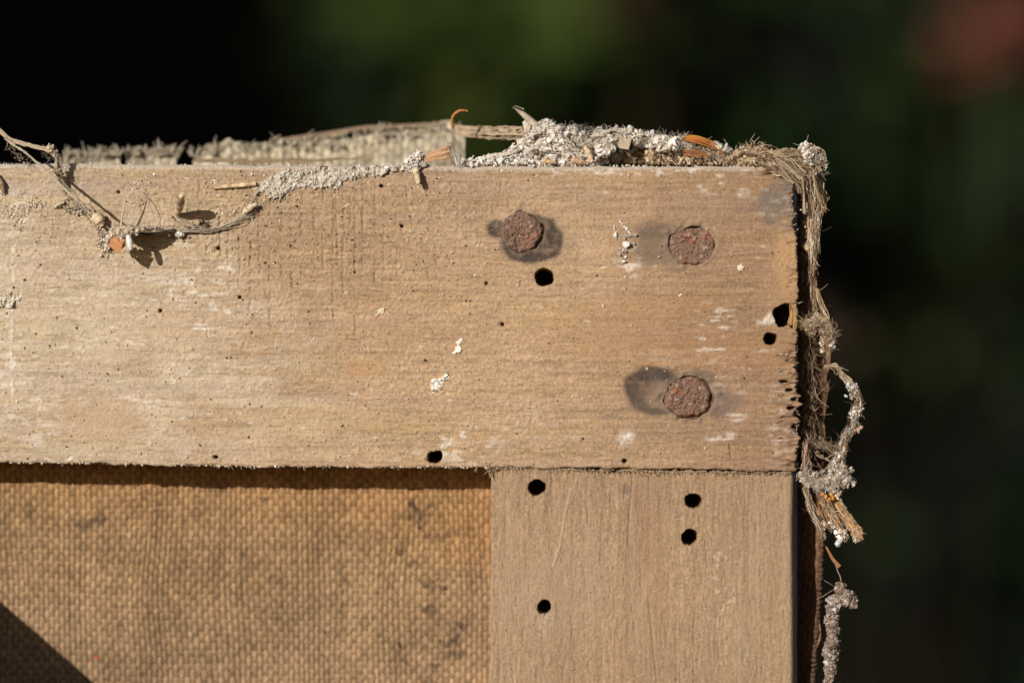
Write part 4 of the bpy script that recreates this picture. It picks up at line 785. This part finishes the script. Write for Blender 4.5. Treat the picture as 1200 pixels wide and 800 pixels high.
# webbed clump with orange seed and white pupa
root = empty('webbed_clump', tuple(W((145, 285, -8))), 'webbed clump of dirt holding a broken orange husk and a white pupa, upper left', 'debris')
bl = [(135, 273, -9, 6), (142, 270, -16, 7), (148, 272, -24, 7), (152, 273, -34, 6), (148, 274, -42, 6), (158, 273, -24, 5), (165, 272, -44, 4), (158, 271, -46, 5), (172, 269, -42, 3.5), (128, 280, -5, 5), (126, 290, -4, 4), (166, 271, -18, 4), (175, 268, -20, 3.5), (184, 270, -20, 3)]
lump('clump_body', bl, (.55, .46, .36), root, vox=.8, disp=3)
B = MB(); grit(B, surf_pts(bl, 700), .6, 2.1, [(.66, .58, .47), (.5, .4, .28), (.74, .69, .6), (.3, .22, .14)])
for s in ((115, 262, -6), (120, 272, -5), (118, 282, -5), (121, 292, -4)): grit(B, np.array(s) + R.randn(40, 3) * (3, 4, 1.5), .7, 2.0, [(.68, .6, .5), (.56, .47, .36)])
for s in ((85, 247), (95, 250), (104, 247), (108, 252)): grit(B, np.array((*s, -2)) + R.randn(30, 3) * (4, 3, 1.5), .7, 2.4, [(.5, .4, .28), (.3, .22, .15), (.6, .5, .38)])
tag(B.build('grit', M_grit, root), kind='stuff')
B = MB(); crumbs(B, [(142, 285, -38), (146, 290, -40), (137, 284, -34), (150, 283, -40)], [7, 6, 5.5, 5], [(.50, .25, .11), (.60, .31, .14), (.42, .2, .09), (.55, .3, .15)], .18, .35)
B.add([(131, 287, -40), (150, 284, -50), (146, 299, -46), (139, 295, -42)], q=[[0, 1, 2, 3]], c=(.48, .22, .09)); B.add([(131, 287, -40), (139, 295, -42), (146, 299, -46), (140, 290, -22)], q=[[0, 1, 2, 3]], c=(.36, .16, .07)); B.build('orange_husk', M_seed, root, smooth=True)
B = MB(); tube(B, smoothpath([(155, 276, -44), (157, 285, -48), (159, 294, -48)], 12), np.interp(np.linspace(0, 1, 12), [0, .5, .9, 1], [2, 4.2, 3, 1]), (.78, .76, .72), 9); B.build('white_pupa', M_seed, root, smooth=True)
# the dirt sheet standing off the wood that throws the broad shadow
xx, yy = np.meshgrid(np.linspace(0, 1, 60), np.linspace(0, 1, 14)); X = 156 + 48 * xx; Y = 268 + 3 * np.sin(xx * 4) + 3 * yy; D = -3 - (46 * yy) * (1 - .7 * xx) + 1.0 * samp(N2, X, Y)
Cw = np.zeros(X.shape + (3,)) + np.array((.5, .42, .32)); B = MB(); grid(B, X, Y, D, Cw * (1 + .15 * samp(N5, X, Y))[..., None]); grid(B, X, Y + 2, D + .6, Cw); B.build('dirt_flake', M_grit, root)
B = MB()
tube(B, smoothpath([(143, 272, -18), (146, 255, -26), (150, 235, -32), (152, 220, -34)], 16), np.linspace(1.5, .6, 16), (.68, .6, .48), 5); B.build('bristle', M_fibre, root)
B = MB(); tuft(B, [(132, 282, -10, 5), (150, 268, -14, 5), (185, 270, -16, 4), (206, 270, -10, 3)], 160, 13, 1.2, .35, [(.7, .63, .53), (.55, .47, .36)], .7, .25)
for a in (((72, 214, -10), (84, 236, -5), (106, 250, -5), (130, 276, -8)), ((80, 246, -3), (100, 244, -5), (120, 262, -9)), ((120, 262, -6), (117, 280, -4), (130, 296, -4)), ((150, 268, -30), (175, 268, -24), (205, 272, -8)), ((205, 273, -6), (232, 270, -8), (262, 268, -6), (285, 256, -5), (300, 238, -4)), ((205, 255, -5), (215, 262, -5), (238, 268, -5)), ((290, 232, -4), (296, 246, -4), (284, 256, -4))):
    for j in range(7): tube(B, smoothpath([tuple(np.array(q) + R.randn(3) * (3, 3, 1.2)) for q in a], 20) + R.randn(20, 3) * .25, R.uniform(.2, .55), pal(1, [(.66, .58, .46), (.5, .42, .31), (.36, .28, .2)])[0], 3)
for a, wd in ((((128, 276, -10), (142, 267, -22), (165, 270, -30), (190, 268, -18)), 7), (((112, 262, -5), (118, 276, -5), (124, 292, -4)), 7), (((236, 268, -5), (262, 268, -5), (286, 256, -4)), 3.5)): shred(B, a, wd, (.62, .55, .45), (.42, .34, .25))
tag(B.build('web', M_fibre, root), kind='stuff')
B = MB(); 
for k in range(3): tube(B, smoothpath([(196, 270, -8), (225, 272, -5), (250, 272, -5), (268, 264, -5), (284, 256, -3), (297, 254, -3)], 30) + R.randn(30, 3) * .5, 1.1, (.42, .35, .26), 4)
B.build('stray_thread', M_fibre, root)
husk('white_pupa', [(205, 272, -5), (211, 275, -7), (216, 275, -5)], [1.6, 4.0, 3.8, 1.8], (.76, .72, .66), 'small separate white pupa to the right of the webbed clump', 'pupa')
B = MB(); grit(B, np.array([(237 + R.randn() * 6, 266 + R.randn() * 2.5, -4 + R.randn() * 2) for _ in range(60)]), 1.2, 3.6, [(.07, .05, .035), (.15, .1, .07), (.4, .32, .24)]); tag(B.build('dark_crumbs', M_grit), 'little heap of dark crumbs beneath the upright seed husk', 'crumbs')

# thread with a knot crossing the left end of the upper edge
root = empty('knotted_thread', tuple(W((60, 205, -20))), 'knotted tan thread crossing the upper edge at the far left', 'thread')
def strand(pts, r, n, c, k=3, jit=.6):
    for j in range(k):
        B = MB(); P = smoothpath(pts, n) + R.randn(n, 3) * jit * .35 + R.randn(3) * jit; tube(B, P, r * (1 + .12 * R.randn(n)), np.array(c) * R.uniform(.85, 1.12), 5); B.build('thread', M_fibre, root, smooth=True)
strand([(-30, 135, -26), (0, 151, -26), (16, 165, -26), (33, 170, -26), (55, 175, -26), (64, 178, -26)], 1.5, 24, (.52, .42, .30), 3, 1.2)
strand([(10, 163, -26), (18, 170, -28), (35, 180, -38), (55, 198, -46), (72, 213, -56), (88, 227, -66), (103, 240, -80)], 1.1, 28, (.56, .47, .35), 2, .9)
strand([(64, 178, -26), (71, 185, -22), (72, 198, -18), (70, 206, -14), (74, 214, -10), (76, 224, -4)], 1.9, 20, (.5, .42, .32), 3, 1.5)
B = MB(); kn = [(62, 175, -27, 4), (68, 181, -25, 3.5), (70, 200, -18, 4.5), (72, 205, -16, 4)]; grit(B, surf_pts(kn, 220), .6, 1.8, [(.66, .52, .36), (.7, .62, .5), (.5, .4, .28)]); tag(B.build('dust_knot', M_grit, root), kind='stuff')
B = MB(); tuft(B, [(50, 175, -28, 5), (70, 190, -24, 6), (72, 210, -16, 5)], 80, 12, 1.2, .3, [(.6, .52, .42), (.5, .4, .3)], .4, .3); tuft(B, [(12, 168, -20, 4), (24, 186, -10, 6), (34, 192, -4, 3)], 50, 14, 1, .6, [(.3, .22, .15), (.42, .33, .24)], .6, .3); tag(B.build('hairs', M_fibre, root), kind='stuff')
strand([(166, 224, -5), (174, 236, -14), (180, 248, -14), (184, 262, -8)], .45, 14, (.45, .38, .3), 1, .2)

# white crumbly patch at the left edge
crust('plaster_patch', [(-10, 344), (4, 346), (14, 341), (20, 338), (27, 341), (27, 352), (18, 354), (12, 362), (0, 360), (-10, 362)], 3.4, (.62, .56, .46), 'crumbly cream plaster patch cut by the left edge of the picture', 'plaster', .8, 160)

# loose dirt grains strewn over the bar faces
n = 3600; x = np.r_[R.uniform(-20, 560, 1900), R.normal(360, 110, 1100), R.uniform(560, 930, 600)]; y = np.r_[R.uniform(200, 540, 1900), R.normal(260, 45, 1100), R.uniform(200, 545, 600)]
ok = (y > 199) & (y < 542) & (x > -20) & (x < 928) & (samp(H, x, y) > -3); x = x[ok]; y = y[ok]; n = len(x)
B = MB(); crumbs(B, np.stack([x, y, rail_depth(x, y) - .3], 1), .38 + 1.25 * R.rand(n) ** 4, pal(n, [(.45, .35, .23), (.3, .21, .13), (.5, .41, .3), (.10, .07, .05), (.62, .57, .5)], [.36, .26, .18, .16, .04]), .2)
n = 420; x = R.uniform(580, 925, n); y = R.uniform(560, 800, n); ok = samp(H2, x, y) > -3; x = x[ok]; y = y[ok]; n = len(x)
crumbs(B, np.stack([x, y, 2.3 - samp(H2, x, y)], 1), .35 + .7 * R.rand(n) ** 3, pal(n, [(.42, .33, .22), (.25, .17, .11), (.5, .42, .33)]), .2)
x = R.uniform(-20, 928, 900); y = YT(x) + R.uniform(-2, 6, 900); crumbs(B, np.stack([x, y, rail_depth(x, y) + np.clip(5 - (y - YT(x)), 0, 6)], 1), R.uniform(.4, 1.3, 900), pal(900, [(.62, .57, .5), (.5, .44, .36)]))
x = R.uniform(0, 572, 260); y = YB(x) + R.uniform(-1, .8, 260); crumbs(B, np.stack([x, y, R.uniform(-1, 2, 260)], 1), .4 + 1.4 * R.rand(260) ** 3, pal(260, [(.5, .4, .28), (.65, .58, .5)]))
for cx, cy, sx, sy, k_, rr in ((28, 243, 7, 3, 90, 1.7), (24, 262, 3, 6, 50, 1.3), (42, 239, 5, 3, 50, 1.3), (8, 248, 6, 4, 60, 1.3), (92, 243, 9, 3, 60, 1.6), (60, 262, 14, 8, 40, 1.1), (165, 218, 10, 6, 50, 1.2), (162, 236, 4, 3, 30, 1.4), (270, 246, 10, 5, 50, 1.2), (255, 212, 12, 6, 40, 1.1), (315, 228, 14, 5, 90, 1.4), (352, 206, 30, 4, 60, 1.2), (160, 300, 20, 8, 30, 1.2), (45, 281, 4, 2, 20, 1.2)):
    X3 = cx + sx * R.randn(k_); Y3 = cy + sy * R.randn(k_); crumbs(B, np.stack([X3, Y3, rail_depth(X3, Y3) - .3], 1), .4 + rr * R.rand(k_) ** 2.5, pal(k_, [(.66, .6, .52), (.5, .42, .31), (.4, .31, .2)]), .3, .4)
tag(B.build('dirt_grains', M_grit, stretcher), 'loose grains of dirt and sawdust on the bars', kind='stuff')
# hairs hanging off the lower edge of the top bar
B = MB()
for k in range(70):
    x = R.uniform(5, 572); tube(B, walk((x, YB(x) - .5, R.uniform(-1, 1)), (R.uniform(-1, 1), R.uniform(.1, 1), -.2), R.uniform(2, 7), 5, .4), .3, (.5, .42, .33), 3)
tag(B.build('edge_hairs', M_fibre, stretcher), kind='stuff')

# added unseen lath before the lower left, there only to shade the canvas corner
B = MB(); a = np.array([-900., 4.]); b_ = np.array([900., 1564.]); d = (b_ - a) / np.linalg.norm(b_ - a); nn = np.array([-d[1], d[0]])
q = [a, b_, b_ + nn * 380, a + nn * 380]; vs = [(*p, -200) for p in q] + [(*p, -270) for p in q]
B.add(vs, q=[[0, 1, 2, 3], [7, 6, 5, 4], [0, 4, 5, 1], [1, 5, 6, 2], [2, 6, 7, 3], [3, 7, 4, 0]], c=(.35, .26, .17)); tag(B.build('shadow_lath', M_board), 'added plain lath out of view before the lower left, put there to shade the canvas corner', 'lath')

# ================================================================== garden behind
def bgx(px, y): return (px - 600) * S * (.4 + y) / .4
def bgz(py, y): return Z0 + (400 - py) * S * (.4 + y) / .4
def leaves(B, P, size, colr, up=.3):
    n = len(P); L = np.array([[0, 0, 0], [.28, .35, .06], [-.28, .35, .06], [.22, .75, .04], [-.22, .75, .04], [0, 1.05, -.06], [0, .5, -.04]]); F = np.array([[0, 1, 6], [0, 6, 2], [1, 3, 6], [2, 6, 4], [3, 5, 6], [4, 6, 5]])
    V = np.einsum('nij,kj->nki', rotm(n), L) * np.broadcast_to(size, n)[:, None, None] + P[:, None]
    B.add(V.reshape(-1, 3), t=(F[None] + (np.arange(n) * 7)[:, None, None]).reshape(-1, 3), c=np.repeat(colr, 7, 0))
def shrub(clumps, label, cols, n_leaf, base_x, base_y):
    rt = empty('leafy_shrub', (base_x, base_y, 0), label, 'shrub', 'shrubs behind the stretcher')
    B = MB()
    for cx, cy, cz, r in clumps:
        k = int(n_leaf * r * r * .75); d = R.randn(k, 3); d /= np.linalg.norm(d, axis=1)[:, None]; P = np.array((cx, cy, cz)) + d * r * R.uniform(.55, 1.05, (k, 1))
        leaves(B, P, R.uniform(.035, .075, k), pal(k, cols, var=.3))
    tag(B.build('foliage', M_leaf, rt, world=True), kind='stuff')
    for cx, cy, cz, r in clumps[:6]:
        B = MB(); tube(B, smoothpath([(base_x, base_y, 0), ((base_x + cx) / 2 + .03, (base_y + cy) / 2, cz * .5), (cx, cy, cz)], 12), np.linspace(.009, .003, 12), (.018, .013, .009), 6); B.build('branch', M_board, rt, world=True)
    return rt
G1 = [(.036, .06, .012), (.016, .03, .007), (.06, .082, .018)]; G2 = [(.014, .030, .008), (.005, .010, .004), (.034, .054, .012)]; G3 = [(.008, .018, .007), (.003, .007, .004), (.022, .038, .011)]
def cl(lst, y): return [(bgx(px, y + dy), y + dy, bgz(py, y + dy), r) for px, py, dy, r in lst]
shrub(cl([(450, 60, 0, .10), (430, -40, .1, .12), (560, 100, .1, .13), (620, 60, -.05, .10), (560, -20, .15, .13), (680, 150, .2, .12), (500, 170, .1, .10), (620, 250, .2, .15), (560, 400, .3, .2)], 2.6), 'sunlit yellow-green shrub, out of focus above the turned canvas', G1, 4200, bgx(560, 2.7), 2.8)
shrub(cl([(800, 60, .1, .16), (950, 80, .1, .16), (1050, 40, .15, .14), (1150, 150, .1, .16), (900, 200, .3, .2), (1050, 240, .2, .15), (760, -60, .2, .14), (980, 40, -.1, .08), (1240, 60, .1, .14), (1200, 260, .25, .2)], 2.9), 'dark green shrub with red blossom, out of focus at the upper right', G2, 3600, bgx(1000, 3), 3.0)
shrub(cl([(1050, 420, .2, .16), (1130, 560, .1, .2), (1050, 700, .2, .2), (1200, 430, .3, .2), (1060, 620, 0, .09), (1250, 720, .2, .2), (980, 520, .4, .2), (1150, 850, .3, .22)], 3.0), 'low dark bluish-green shrub, out of focus at the lower right', G3, 3400, bgx(1130, 3.2), 3.3)
def bloom(px, py, y, r, n, label, cols):
    rt = empty('red_bloom', (bgx(px, y), y, bgz(py, y) - r), label, 'flower', 'red blooms on the shrub'); c = np.array((bgx(px, y), y, bgz(py, y)))
    for k in range(n):
        B = MB(); d = R.randn(3); d /= np.linalg.norm(d); d[1] = -abs(d[1]) * .7; P = (c + d * r * .55)[None]; leaves(B, P, r * 1.1, pal(1, cols, var=.2)); B.build('petal', M_petal, rt, world=True)
    B = MB(); tube(B, [(c[0], c[1] + .02, c[2]), (c[0] + .01, c[1] + .12, c[2] - .16)], .004, (.05, .07, .03), 5); B.build('stalk', M_leaf, rt, world=True)
RD = [(.20, .05, .035), (.15, .035, .025), (.24, .09, .06)]
bloom(1178, 20, 2.5, .034, 20, 'large red bloom cut by the upper right corner, out of focus', RD)
bloom(1138, 52, 2.55, .024, 14, 'red bloom just left of the corner bloom, out of focus', RD)
bloom(1192, 62, 2.55, .02, 8, 'smaller red bloom under the corner bloom, out of focus', RD)
bloom(745, -5, 2.6, .028, 9, 'dim red bloom at the upper edge above the gritty lump', [(.13, .03, .022)])
bloom(700, -5, 2.65, .025, 7, 'dim red bloom at the upper edge, left of its neighbour', [(.12, .03, .022)])
bloom(772, 130, 2.65, .025, 7, 'faint brownish red bloom low above the gritty lump', [(.12, .035, .025)])
B = MB()
for k in range(9):
    t = k / 8.; leaves(B, np.array([(bgx(955 + 42 * t, .9), .88 + .05 * t, bgz(345 + 75 * t, .9))]), .012, np.array([(.085, .062, .04)]))
tag(B.build('dry_leaf', M_leaf, world=True), 'blurred tan dry leaf on a twig just right of the fuzzy tuft', 'leaf')

B = MB(); B.add([(-12, -4, 0), (12, -4, 0), (12, 14, 0), (-12, 14, 0)], q=[[0, 1, 2, 3]], c=(.06, .045, .03)); tag(B.build('ground', M_soil, world=True), kind='structure')
def box(B, x0, x1, y0, y1, z0, z1, c):
    v = [(x, y, z) for z in (z0, z1) for x, y in ((x0, y0), (x1, y0), (x1, y1), (x0, y1))]
    B.add(v, q=[[0, 1, 5, 4], [1, 2, 6, 5], [2, 3, 7, 6], [3, 0, 4, 7], [4, 5, 6, 7], [3, 2, 1, 0]], c=c)
backdrop = empty('dark_backdrop', (0, 5, 0), 'added near-black boards far behind the shrubs, closing off the sky', 'backdrop')  # added near-black backdrop, keeps the sky from showing behind the shrubs
for k in range(28):
    B = MB(); x = -3.5 + k * .25; box(B, x, x + .243, 5, 5.02 + .006 * (k % 2), 0, 2.3, (.012, .009, .008)); B.build('board', M_board, backdrop, world=True)
B = MB(); box(B, -3.5, 3.5, 5.03, 5.08, .3, 2.2, (.008, .006, .005)); B.build('rail', M_board, backdrop, world=True)
blocker = empty('shade_blocker', (-2.2, 1.4, 0), 'added dark block out of view on the left, put there to shade the background', 'blocker')  # added block outside the view, only there to shade the background
B = MB(); box(B, -3.4, -1.22, .9, 2.2, 0, 3.1, (.02, .015, .012)); B.build('blocker_body', M_board, blocker, world=True)
B = MB(); box(B, -3.5, -1.17, .85, 2.3, 3.11, 3.2, (.02, .018, .017)); B.build('blocker_lid', M_board, blocker, world=True)
